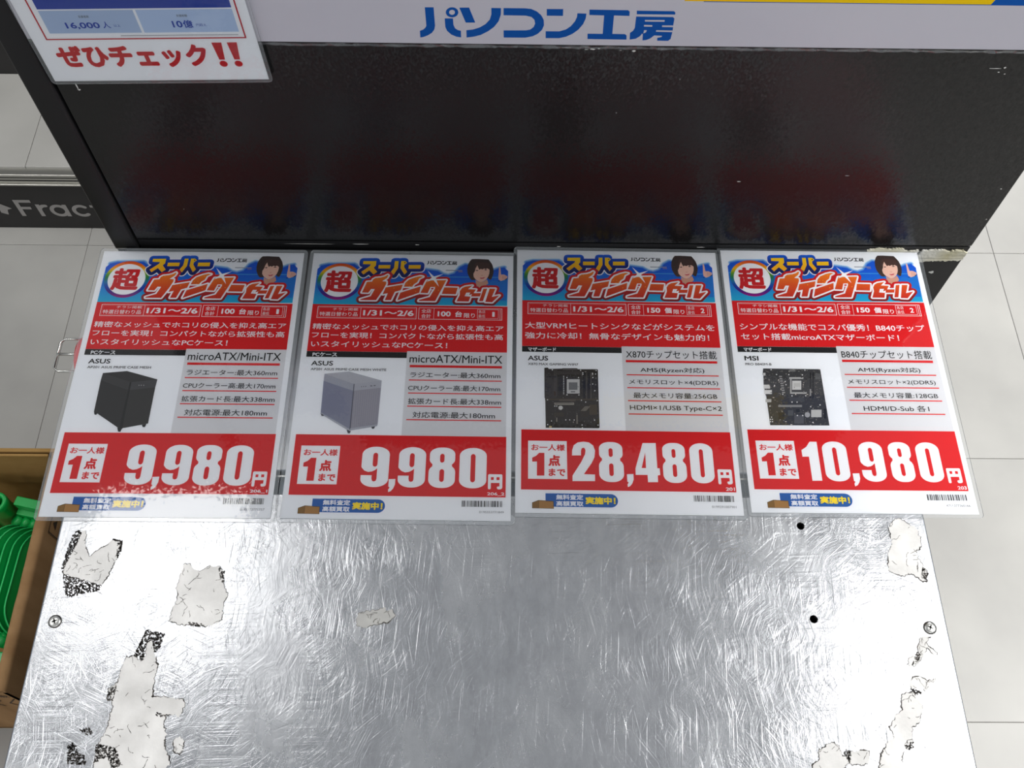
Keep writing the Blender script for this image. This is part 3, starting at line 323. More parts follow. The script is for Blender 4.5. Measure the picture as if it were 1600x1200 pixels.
'case2':[([(25.7,145.7),(49.6,142.7),(82.4,152.4),(55.9,156.7)],'#b9bbc3'),([(25.7,145.7),(55.9,156.7),(55.6,164.3),(25.6,153.7)],'#abaeba'),([(25.6,153.7),(55.6,164.3),(55.7,205.9),(26.3,188.3)],'#8f92a6'),([(55.9,156.7),(82.4,152.4),(82.3,160.5),(55.9,164.3)],'#b4b6c0'),([(55.9,164.3),(82.3,160.5),(81.9,200.3),(56.2,204.9)],'#a09fab'),([(55.3,156.7),(56.1,156.6),(56.5,207.2),(55.5,206.9)],'#5d5d6a'),([(26.3,188.3),(55.7,205.9),(55.6,208.2),(26.1,189.9)],'#b3b6c0'),([(56.2,204.9),(81.9,200.3),(81.5,202.3),(56.1,207.5)],'#b3b6c0'),([(26.6,189.6),(30,191.5),(29.2,192.3),(27.4,192.1)],'#55565c'),([(52.8,206.6),(56.9,207.9),(56.1,210.5),(54.3,210.3)],'#4a4a50'),([(76,203.3),(79.7,202.6),(78.8,205.1),(77,205.2)],'#55565c')],
'case2d':[[(62.7,159.4),(63.5,159.3),(63.6,160.1),(62.8,160.2)],[(64.8,159.2),(65.5,159),(65.6,159.9),(64.9,160)],[(66.9,158.9),(67.6,158.8),(67.6,159.6),(66.9,159.8)],[(71.6,158.3),(73.5,158.2),(73.6,159),(71.7,159.1)],[(74.9,157.9),(76.8,157.7),(76.8,158.5),(74.9,158.7)]],
'case2m':[[(57.5,165),(58.1,164.9),(58.9,203.6),(58.4,203.7)],[(59.6,164.6),(60.2,164.6),(60.9,203.2),(60.4,203.3)],[(61.7,164.3),(62.3,164.3),(62.8,202.9),(62.4,203)],[(63.9,164),(64.5,164),(64.8,202.5),(64.3,202.6)],[(66,163.7),(66.6,163.7),(66.7,202.2),(66.3,202.2)],[(68.1,163.4),(68.7,163.4),(68.7,201.8),(68.3,201.9)],[(70.2,163.1),(70.8,163),(70.7,201.5),(70.2,201.5)],[(72.4,162.8),(73,162.7),(72.6,201.1),(72.2,201.2)],[(74.5,162.5),(75.1,162.4),(74.6,200.7),(74.1,200.8)],[(76.6,162.2),(77.2,162.1),(76.6,200.4),(76.1,200.5)],[(78.8,161.9),(79.4,161.8),(78.5,200),(78.1,200.1)]]}

# ================================================================ SETTING: tiled floor
floor = box('floor', -2.4, 2.6, -1.2, 4.2, -.03, -.0022, M_JOINT); tag(floor, kind='structure')
tile_me = None
for i in range(-4, 8):
    for j in range(-5, 7):
        x, y = -.8194 + .45 * i, 1.1818 + .45 * (j - 2)
        if x + .45 > 2.6 or y + .45 > 4.2 or y < -1.2 or x < -2.4: continue
        if tile_me is None:
            t = box('tile', .0004, .4496, .0004, .4496, -.003, 0, M_TILE, floor, .0006, 1); tile_me = t.data
        else:
            t = bpy.data.objects.new('tile', tile_me); COL.objects.link(t); t.parent = floor
        t.location = (x, y, 0)

# ================================================================ STEEL-TOPPED TABLE
XL, XR, Y0 = -.3957, .3872, .6270
tb = empty('steel_table', (0, 0, 0), 'scratched steel-topped table with sticker residue, under the four red sale notices', 'table')
def slab_with_holes(name, x0, x1, y0, y1, zt, th, holes, m, parent):
    """sheet-metal deck: top face with real round holes, folded skirt with rounded edge"""
    bm = bmesh.new(); q = .012
    xs = sorted({x0, x1, *[c for h in holes for c in (h[0] - q, h[0] + q)]}); ys = sorted({y0, y1, *[c for h in holes for c in (h[1] - q, h[1] + q)]})
    V = {}
    def v(x, y, z=zt):
        k = (round(x, 6), round(y, 6), round(z, 6))
        if k not in V: V[k] = bm.verts.new(k)
        return V[k]
    for a in range(len(xs) - 1):
        for b in range(len(ys) - 1):
            h = [h for h in holes if xs[a] < h[0] < xs[a + 1] and ys[b] < h[1] < ys[b + 1]]
            if not h: bm.faces.new((v(xs[a], ys[b]), v(xs[a + 1], ys[b]), v(xs[a + 1], ys[b + 1]), v(xs[a], ys[b + 1])))
            else:
                cx, cy, r = h[0]; n = 24
                def sq(t):
                    c, s = math.cos(t), math.sin(t); k = 1 / max(abs(c), abs(s))
                    X = xs[a + 1] if c > 0 else xs[a]; Y = ys[b + 1] if s > 0 else ys[b]
                    kx = abs((X - cx) / c) if abs(c) > 1e-9 else 1e9; ky = abs((Y - cy) / s) if abs(s) > 1e-9 else 1e9
                    k = min(kx, ky); return cx + c * k, cy + s * k
                T = [(i + .0) * math.tau / n for i in range(n)]
                for cxn, cyn in ((xs[a], ys[b]), (xs[a + 1], ys[b]), (xs[a + 1], ys[b + 1]), (xs[a], ys[b + 1])): T.append(math.atan2(cyn - cy, cxn - cx) % math.tau)
                T = sorted(set(round(t, 5) for t in T)); m_ = len(T)
                O = [v(*sq(t)) for t in T]; I = [v(cx + r * math.cos(t), cy + r * math.sin(t)) for t in T]; Lw = [v(cx + r * math.cos(t), cy + r * math.sin(t), zt - .004) for t in T]
                for i in range(m_):
                    j = (i + 1) % m_
                    if O[i] != O[j]: bm.faces.new((O[i], O[j], I[j], I[i]))
                    bm.faces.new((I[i], I[j], Lw[j], Lw[i]))
    o = from_bm(name, bm, m, parent)
    if o.data.polygons[0].normal.z < 0: o.data.flip_normals()
    # rounded, folded rim around the sheet
    prof = [(0, 0)] + [(.0022 * math.sin(t * math.pi / 8), -.0022 * (1 - math.cos(t * math.pi / 8))) for t in range(1, 5)] + [(.0022, -th), (-.002, -th)]
    bm = bmesh.new(); rings = []
    for d, z in prof: rings.append([bm.verts.new((x, y, zt + z)) for x, y in ((x0 - d, y0 - d), (x1 + d, y0 - d), (x1 + d, y1 + d), (x0 - d, y1 + d))])
    for a, b in zip(rings, rings[1:]):
        for k in range(4): bm.faces.new((a[k], b[k], b[(k + 1) % 4], a[(k + 1) % 4]))
    from_bm('folded_edge', bm, M_EDGE, parent)
    return o
slab_with_holes('front_deck', XL, XR, -.04, .3495, TZ, .03, [(.2741, .3221, .0036), (.2736, .2363, .0036)], M_STEEL, tb)
slab_with_holes('rear_deck', XL, XR, .3750, Y0, TZ, .03, [], M_STEEL_REAR, tb)
box('channel', XL + .004, XR - .004, .3515, .3730, TZ - .016, TZ - .012, M_SLOT, tb)
box('channel_lip', XL + .004, XR - .004, .3690, .3706, TZ - .012, TZ - .0035, M_SCREW, tb)
box('hole_backing', .20, .34, .20, .345, TZ - .028, TZ - .02, M_DARK, tb)
box('cabinet_body', XL + .012, XR - .012, -.02, Y0 - .004, .06, TZ - .032, M_BLACK, tb, .004)
box('plinth', XL + .03, XR - .03, .0, Y0 - .02, 0, .06, M_DARK, tb)
for x, y in ((-.3826, .2311), (.3737, .2292)):
    bm = bmesh.new(); r = .0052
    rings = []
    for rr, z in ((r, 0), (r, .0004), (r * .8, .0011), (r * .4, .0014)):
        rings.append([bm.verts.new((rr * math.cos(k * math.tau / 28), rr * math.sin(k * math.tau / 28), z)) for k in range(28)])
    for a, b in zip(rings, rings[1:]):
        for k in range(28): bm.faces.new((a[k], a[(k + 1) % 28], b[(k + 1) % 28], b[k]))
    bm.faces.new(rings[-1])
    s = from_bm('screw', bm, M_SCREW, tb, True); s.location = (x, y, TZ + .0003); s.rotation_euler.z = .75 + x
    bm = bmesh.new(); add_box(bm, -.0024, .0024, -.00045, .00045, .0008, .00155); add_box(bm, -.00045, .00045, -.0024, .0024, .0008, .00158)
    for k in range(4): a = k * math.pi / 2 + math.pi / 4; add_box(bm, .0007 * math.cos(a) - .0004, .0007 * math.cos(a) + .0004, .0007 * math.sin(a) - .0004, .0007 * math.sin(a) + .0004, .0008, .00156)
    from_bm('cross_recess', bm, M_DARK, s)
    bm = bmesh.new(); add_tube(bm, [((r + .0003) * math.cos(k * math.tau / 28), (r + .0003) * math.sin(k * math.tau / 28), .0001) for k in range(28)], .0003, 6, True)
    from_bm('dark_rim_ring', bm, M_GRIME, s)  # thin dark ring round the screw head

def rough_outline(pts, step, amp, seed):
    out = []
    for i in range(len(pts)):
        a = Vector((*pts[i], 0)); b = Vector((*pts[(i + 1) % len(pts)], 0)); d = (b - a).length; n = max(1, int(d / step))
        nm = Vector((-(b - a).y, (b - a).x, 0)) / max(d, 1e-6)
        for k in range(n):
            p = a + (b - a) * k / n
            p = p + nm * amp * 2 * (noise.noise(Vector((p.x * .5, p.y * .5, seed))) + .6 * noise.noise(Vector((p.x * 3, p.y * 3, seed))))
            out.append((p.x, p.y))
    return out
rnd = random.Random(7)
def inside(pts, x, y):
    c = False; j = len(pts) - 1
    for i in range(len(pts)):
        if (pts[i][1] > y) != (pts[j][1] > y) and x < (pts[j][0] - pts[i][0]) * (y - pts[i][1]) / (pts[j][1] - pts[i][1]) + pts[i][0]: c = not c
        j = i
    return c
for k, poly in enumerate(D['res']):
    pts = rough_outline(poly, .7, .75, k * 3.1)
    tri = tessellate_polygon([[Vector((x, y, 0)) for x, y in pts]]); n = len(pts)
    vs = [(x / 1000, y / 1000, TZ + .00025) for x, y in pts] + [(x / 1000, y / 1000, TZ) for x, y in pts]
    fs = [tuple(t) for t in tri] + [(i, (i + 1) % n, (i + 1) % n + n, i + n) for i in range(n)]
    o = mesh('sticker_residue', vs, fs, M_RES_GREY if k == 3 else M_RES, tb)
    if o.data.polygons[0].normal.z < 0: o.data.flip_normals()
    # broken dark dirt line round the patch, and cracks across it
    bm = bmesh.new()
    def dash(a, b, w, z):
        a = Vector((*a, 0)) / 1000; b = Vector((*b, 0)) / 1000; d = b - a
        if d.length < 1e-6: return
        nn = Vector((-d.y, d.x, 0)).normalized() * w / 2000
        bm.faces.new([bm.verts.new(p + Vector((0, 0, z))) for p in (a + nn, a - nn, b - nn, b + nn)])
    for i in range(n):
        s = noise.noise(Vector((pts[i][0] * .12, pts[i][1] * .12, 9 + k)))
        if s > -.22: dash(pts[i], pts[(i + 1) % n], .3 + max(0, s + .1) * 2.2 * rnd.random(), TZ + .0003)
    xs = [p[0] for p in pts]; ys = [p[1] for p in pts]
    for c in range(int(5 + len(pts) / 10)):
        x, y = rnd.uniform(min(xs), max(xs)), rnd.uniform(min(ys), max(ys)); a = rnd.uniform(0, 6.28)
        for q in range(rnd.randint(2, 9)):
            x2, y2 = x + 1.1 * math.cos(a), y + 1.1 * math.sin(a)
            if inside(pts, x, y) and inside(pts, x2, y2): dash((x, y), (x2, y2), rnd.uniform(.18, .5), TZ + .0003)
            x, y = x2, y2; a += rnd.uniform(-.7, .7)
    tag(from_bm('dirt_line', bm, M_GRIME, o), kind='stuff')
for k, poly in enumerate(D['grime']):
    bm = bmesh.new(); xs = [p[0] for p in poly]; ys = [p[1] for p in poly]
    area = (max(xs) - min(xs)) * (max(ys) - min(ys))
    for q in range(int(min(2600, area * 4.5))):
        x, y = rnd.uniform(min(xs) - .6, max(xs) + .6), rnd.uniform(min(ys) - .6, max(ys) + .6)
        if not inside(poly, x, y) or noise.noise(Vector((x * .5, y * .5, k))) < -.18: continue
        r = rnd.uniform(.2, .7); a0 = rnd.uniform(0, 6)
        bm.faces.new([bm.verts.new(((x + r * math.cos(a0 + t * 1.26) * rnd.uniform(.5, 1.3)) / 1000, (y + r * math.sin(a0 + t * 1.26) * rnd.uniform(.5, 1.3)) / 1000, TZ + .00034)) for t in range(5)])
    tag(from_bm('dirt_speckle', bm, M_GRIME, tb), kind='stuff')

# ================================================================ BLACK BACKBOARD
bb = empty('backboard', (0, .65, 0), 'tall black grained laminate board standing behind the steel table', 'board')
PY = .6326
def at(o, p): o.parent = p; o.matrix_parent_inverse = Matrix.Translation(-p.location); return o
at(box('core_board', -.384, .4965, PY + .004, PY + .030, 0, TZ + .50, M_BLACK, None, .001), bb)
at(box('grained_sheet', -.3835, .4962, PY, PY + .004, TZ + .0105, TZ + .499, M_GRAIN, None, .0008), bb)
at(box('lower_sheet', -.3835, .4962, PY + .001, PY + .004, .002, TZ + .008, M_BLACK), bb)
at(box('edge_post', -.4098, -.3852, PY - .003, PY + .032, TZ - .006, TZ + .50, M_BLACK, None, .0025, 3, True), bb)
at(box('lower_post', -.4090, -.3860, PY - .001, PY + .030, 0, TZ - .0068, M_BLACK, None, .001), bb)
# white paint chips in the laminate
bm = bmesh.new(); rnd = random.Random(3)
for cx, cz, w_, h_ in [(52, 273, 9, .5), (68, 271.5, 3.5, .7), (73, 272, 4, 1.6), (78, 272.5, 2, 1.6), (96, 271, 2.5, .5), (107, 270.5, 3.5, 2.2), (412, 256, 12, .8), (420, 257, 2, 2.5), (417, 252, 2, 1.2), (423, 250, 1.5, 1), (-366, 224.5, 1.5, 7), (-365.3, 221, 3, 2.2), (-376.5, 258, 2.5, 1.4), (-200, 3.2, 60, .5), (-150, 3.6, 20, .8), (-90, 3.4, 6, 1), (210, 3.4, 10, 1), (60, 2.6, 5, 1), (-320, 60, .8, .8), (150, 240, .8, .8), (330, 120, 5, .5), (100, 200, .8, .8), (228, 110, 4, 1), (486, 103, 2, 1.6), (492, 56, 1.6, 1.6), (505, 0, 0, 0), (472, -38, 7, 5)]:
    if not w_: continue
    n = 10; d = PY - .00025 if cz > 9 else PY + .0007
    bm.faces.new([bm.verts.new(((cx + w_ / 2 * math.cos(t * math.tau / n) * rnd.uniform(.6, 1.15)) / 1000, d, TZ + (cz + h_ / 2 * math.sin(t * math.tau / n) * rnd.uniform(.5, 1.3)) / 1000)) for t in range(n)])
at(tag(from_bm('paint_chips', bm, M_SCUFF), kind='stuff'), bb)
def torn(poly, seed, dz=0):
    pts = rough_outline(poly, 1.5, .9, seed); n = len(pts); d = PY - .0008
    tri = tessellate_polygon([[Vector((x, y, 0)) for x, y in pts]])
    vs = [(x / 1000, d + .0005 * noise.noise(Vector((x * .2, z * .2, seed))), TZ + z / 1000) for x, z in pts] + [(x / 1000, PY + .001, TZ + z / 1000) for x, z in pts]
    at(mesh('torn_paper', vs, [tuple(t) for t in tri] + [(i, (i + 1) % n, (i + 1) % n + n, i + n) for i in range(n)], M_TORN), bb)
torn([(388, 2), (400, 5), (412, 4), (424, 6), (432, 0), (444, 3), (441, -8), (430, -10), (418, -14), (404, -9), (392, -7)], 2)
torn([(447, 2), (456, 3), (470, 4.5), (476, 0.5), (484, 4), (492, 3), (496, -1), (496, -14), (480, -15), (462, -16), (448, -19), (444, -10)], 5)

# white sign sheet with the shop name
SG = -math.radians(.35)
sg = empty('shop_sign', (-.2, PY - .0022, TZ + .2775), 'white shop sign with blue lettering across the top of the black board', 'sign')
sheet = box('sign_sheet', -.19, .695, .0002, .0012, .0, .14, M_SIGN, sg, .0003, 1)
lgi = Ink()
def sgn(pts): return [(x + 200, 277.5 - z) for x, z in pts]
for q in D['logo']: lgi.poly(sgn(q), (14, 74, 150), 1)
lgi.poly(sgn(D['logor'][0]), (14, 74, 150), 1); lgi.poly(sgn(D['logorw'][0]), (179, 178, 188), 2)
for q in D['logow']: lgi.poly(sgn(q), (179, 178, 188), 2)
lo = lgi.build('shop_name_lettering', sg); lo.rotation_euler.x = math.pi / 2; lo.location = (0, .0006, 0)
st = Ink(); st.rect(355, -140, 695, -44.3, (12, 78, 158), 1); st.poly([(340, -140), (610, -140), (579, -45), (340, -45)], (222, 186, 12), 2)
so = st.build('yellow_and_blue_strip', sg); so.rotation_euler.x = math.pi / 2; so.location = (0, .0006, 0)
# crumpled clear tape along the lower edge of the sheet
bm = bmesh.new(); rnd = random.Random(5); x = -.185
prev = None
while x < .69:
    a = bm.verts.new((x, rnd.uniform(-.0008, .0004), -.0006 + rnd.uniform(-.0004, .0004))); b = bm.verts.new((x, rnd.uniform(-.0006, .0008), -.0034 + rnd.uniform(-.0004, .0004)))
    if prev: bm.faces.new((prev[0], a, b, prev[1]))
    prev = (a, b); x += rnd.uniform(.002, .008)
tp = from_bm('clear_tape_edge', bm, M_FILM_EDGE, sg)
for o in (sg,): o.rotation_euler.y = 0

# ================================================================ LAMINATED SHEETS
def film_outline(w_, h_, r, n=5):
    out = []
    for cx, cy, a0 in ((w_ - r, -r, 0), (r, -r, 90), (r, -h_ + r, 180), (w_ - r, -h_ + r, 270)):
        for k in range(n + 1): a = math.radians(a0 + 90 * k / n); out.append((cx + r * math.cos(a), cy + r * math.sin(a)))
    return out
def laminate(parent, W, H, mg=3.6):
    """paper between films: paper slab, clear cover film, clear welded margin"""
    box('paper', 0, W / 1000, -H / 1000, 0, .00015, .0004, M_PAPER, parent)
    o = [(x - mg, y + mg) for x, y in film_outline(W + 2 * mg, H + 2 * mg, 4)]
    tri = [tuple(range(len(o)))]
    mesh('cover_film', [(x / 1000, y / 1000, .00085) for x, y in [(0, -H), (W, -H), (W, 0), (0, 0)]], [(0, 1, 2, 3)], M_FILM, parent)
    inn = [(W, 0)] * 6 + [(0, 0)] * 6 + [(0, -H)] * 6 + [(W, -H)] * 6; n = 24
    vs = [(x / 1000, y / 1000, .0008) for x, y in o] + [(x / 1000, y / 1000, .0008) for x, y in inn] + [(x / 1000, y / 1000, .0001) for x, y in o]
    fs = []
    for i in range(n):
        j = (i + 1) % n
        fs.append((i, j, j + n, i + n) if inn[i] != inn[j] else (i, j, i + n)); fs.append((i, j, j + 2 * n, i + 2 * n))
    bm = bmesh.new(); V = [bm.verts.new(v) for v in vs]
    for f in fs: bm.faces.new([V[i] for i in f])
    mo = from_bm('film_margin', bm, M_FILM_EDGE, parent)
    bm = bmesh.new(); add_tube(bm, [(x / 1000, y / 1000, .0005) for x, y in o], .0002, 6, True); from_bm('film_edge', bm, M_FILM_EDGE, parent)

RED = (218, 14, 22); WHITE = (241, 243, 247); BLK = (28, 26, 27)
def title_gradient(x, y):
    t = max(0, min(1, (y - 28) / 30)); return (238 - 34 * t, 140 - 92 * t, 22 + 6 * t)
def yellow_gradient(x, y):
    t = max(0, min(1, (y - 10) / 18)); return (250 - 6 * t, 218 - 38 * t, 10)
def rainbow(x, y):
    t = (y - 12.5) / 46; S = [(0, (214, 66, 22)), (.12, (236, 130, 20)), (.25, (244, 204, 10)), (.38, (90, 160, 40)), (.48, (30, 130, 90)), (.58, (20, 130, 180)), (.72, (16, 70, 180)), (.84, (70, 20, 140)), (1, (170, 0, 130))]
    for (a, ca), (b, cb) in zip(S, S[1:]):
        if t <= b: k = max(0, (t - a) / (b - a)); return tuple(p + (q - p) * k for p, q in zip(ca, cb))
    return S[-1][1]
def circ(cx, cy, rx, ry, a0=0, a1=360, n=24): return [(cx + rx * math.cos(math.radians(a0 + (a1 - a0) * k / n)), cy + ry * math.sin(math.radians(a0 + (a1 - a0) * k / n))) for k in range(n + 1)]
def slot(k, x0, y0, x1, y1, col, z):
    r = (x1 - x0) / 2; k.poly(circ((x0 + x1) / 2, y0 + r * 1.2, r, r * 1.2, 180, 360, 10) + circ((x0 + x1) / 2, y1 - r * 1.2, r, r * 1.2, 0, 180, 10), col, z)
def fat(x0, y0, x1, y1, rx, ry):
    return circ(x1 - rx, y0 + ry, rx, ry, -90, 0, 8) + circ(x1 - rx, y1 - ry, rx, ry, 0, 90, 8) + circ(x0 + rx, y1 - ry, rx, ry, 90, 180, 8) + circ(x0 + rx, y0 + ry, rx, ry, 180, 270, 8)
def digit(k, ch, x, y0, w_, h_):
    X = lambda u: x + u * w_
    Y = lambda v: y0 + v * h_
    if ch == '0': k.poly(fat(X(0), Y(-.01), X(1), Y(1.01), w_ * .48, h_ * .2), WHITE, 3); slot(k, X(.41), Y(.145), X(.585), Y(.86), RED, 4)
    elif ch == '8':
        k.poly(fat(X(.02), Y(-.01), X(.98), Y(.47), w_ * .42, h_ * .17), WHITE, 3); k.poly(fat(X(0), Y(.41), X(1), Y(1.01), w_ * .44, h_ * .2), WHITE, 3)
        k.rect(X(.13), Y(.38), X(.87), Y(.48), WHITE, 3)
        slot(k, X(.41), Y(.15), X(.575), Y(.375), RED, 4); slot(k, X(.41), Y(.54), X(.585), Y(.86), RED, 4)
    elif ch == '9':
        k.poly(fat(X(0), Y(-.01), X(1), Y(1.01), w_ * .48, h_ * .2), WHITE, 3)
        slot(k, X(.40), Y(.145), X(.575), Y(.50), RED, 4)
        k.poly([(X(-.02), Y(.48)), (X(.03), Y(.54)), (X(.12), Y(.60)), (X(.26), Y(.635)), (X(.40), Y(.62)), (X(.50), Y(.585)), (X(.58), Y(.54)), (X(.58), Y(.80)), (X(.56), Y(.85)), (X(.49), Y(.87)), (X(.42), Y(.85)), (X(.40), Y(.80)), (X(.40), Y(.715)), (X(-.02), Y(.715))], RED, 4)
    elif ch == '2': k.shape(D['d2'][0], X(0), Y(-.01), X(1), Y(1), WHITE, 3)
    elif ch == '1': k.shape(D['d1'][0], X(0), Y(0), X(1), Y(1), WHITE, 3)
    elif ch == '4':
        k.shape(D['d4'][0], X(0), Y(0), X(1), Y(1), WHITE, 3); k.poly([(X(.44), Y(.25)), (X(.44), Y(.645)), (X(.26), Y(.645))], RED, 4)
    elif ch == ',': k.shape(D['comma'][0], X(0), Y(.8), X(1), Y(1.13), WHITE, 4.5)

def header(P):
    k = Ink()
    wave = D['wave'][0]
    k.edge(wave[1:-3], 2.6, (170, 208, 236), .2, False); k.edge(wave[1:-3], 1.4, (96, 160, 222), .4, False)
    k.poly(wave, lambda x, y: (16, 98 + max(0, y - 24) * 1.3, 216), 1); k.poly(D['cyan'][0], lambda x, y: (26, 140 + (y - 45) * 2.2, 218), 1.5); k.poly(D['line'][0], (60, 160, 220), 1.7)
    # printed portrait of a person in blue pointing up
    k.poly(D['shirt'][0], (30, 128, 214), 2); k.poly(D['neck'][0], (214, 168, 146), 2.5)
    k.poly(D['hair'][0], lambda x, y: (70 + max(0, y - 22) * 1.2, 52 + max(0, y - 22) * .4, 48), 3); k.poly(D['face'][0], (236, 200, 184), 3.5)
    k.poly(D['fringe'][0], (82, 56, 50), 4)
    for n, c in (('eyel', (50, 32, 34)), ('eyer', (50, 32, 34)), ('mouth', (200, 70, 92)), ('nose', (214, 160, 146))): k.poly(D[n][0], c, 4.5)
    k.poly(D['hand'][0], (234, 194, 180), 3); k.poly(D['cuffa'][0], (16, 20, 50), 3.5); k.poly(D['cuffb'][0], (16, 20, 50), 3.5)
    hx = [p[0] for p in D['hand'][0]]; hy = [p[1] for p in D['hand'][0]]
    for u in (.5, .66, .82): k.edge([(min(hx) + (max(hx) - min(hx)) * u, min(hy) + (max(hy) - min(hy)) * .62), (min(hx) + (max(hx) - min(hx)) * (u - .06), min(hy) + (max(hy) - min(hy)) * .9)], .18, (196, 144, 130), 3.5, False)
    # badge with the character for 'super'
    k.disc(30.1, 35.7, 20.4, 20.2, WHITE, 5, 48); k.ring(30.1, 35.7, 19.2, 22.9, rainbow, 5.5)
    k.text('超', 15.2, 21.9, 43.6, 49.6, (206, 26, 34), 6, .036)
    # headline lettering with outlines
    k.edges(D['sup'], 5.0, WHITE, 6); k.edges(D['sup'], 3.9, lambda x, y: (14, 34 + max(0, 20 - y) * 5, 110 + max(0, 24 - y) * 6), 7)
    for q in D['sup']: k.poly(q, yellow_gradient, 8)
    k.poly(D['supc'][0], (250, 214, 10), 8.5); k.poly(D['supd'][0], (120, 90, 10), 9)
    k.edges(D['win'], 4.3, lambda x, y: (206 - max(0, y - 44) * 4, 22, 26), 9.2)
    k.edges(D['win'], 1.7, WHITE, 10)
    for q in D['win']: k.poly(q, title_gradient, 11)
    k.edge(D['winh'][0], .9, WHITE, 11.5); k.poly(D['winh'][0], (206, 22, 26), 12)
    k.poly(D['star'][0], (246, 248, 250), 13)
    rr = random.Random(2)
    for q in range(26):
        s = rr.choice(D['win'][:5]); x = rr.uniform(min(p[0] for p in s), max(p[0] for p in s)); y = rr.uniform(min(p[1] for p in s), max(p[1] for p in s))
        if inside(s, x, y) and y < 48: k.disc(x, y, .55, .55, (246, 176, 30), 11.6, 6)
    # small shop name
    def fit(q): return [(120 + (x + 65.9) / 204.9 * 31.7, 7.9 + (314 - z) / 32.2 * 5.0) for x, z in q]
    for q in D['logo'] + D['logor']: k.poly(fit(q), (70, 72, 78), 1)
    for q in D['logow'] + D['logorw']: k.poly(fit(q), WHITE, 1.3)
    k.rect(139.8, 19.2, 157, 20.2, (150, 156, 166), 2); k.rect(153, 21, 157.4, 21.8, (150, 140, 140), 2)
    k.build('sale_headline', P, 2.4e-5)

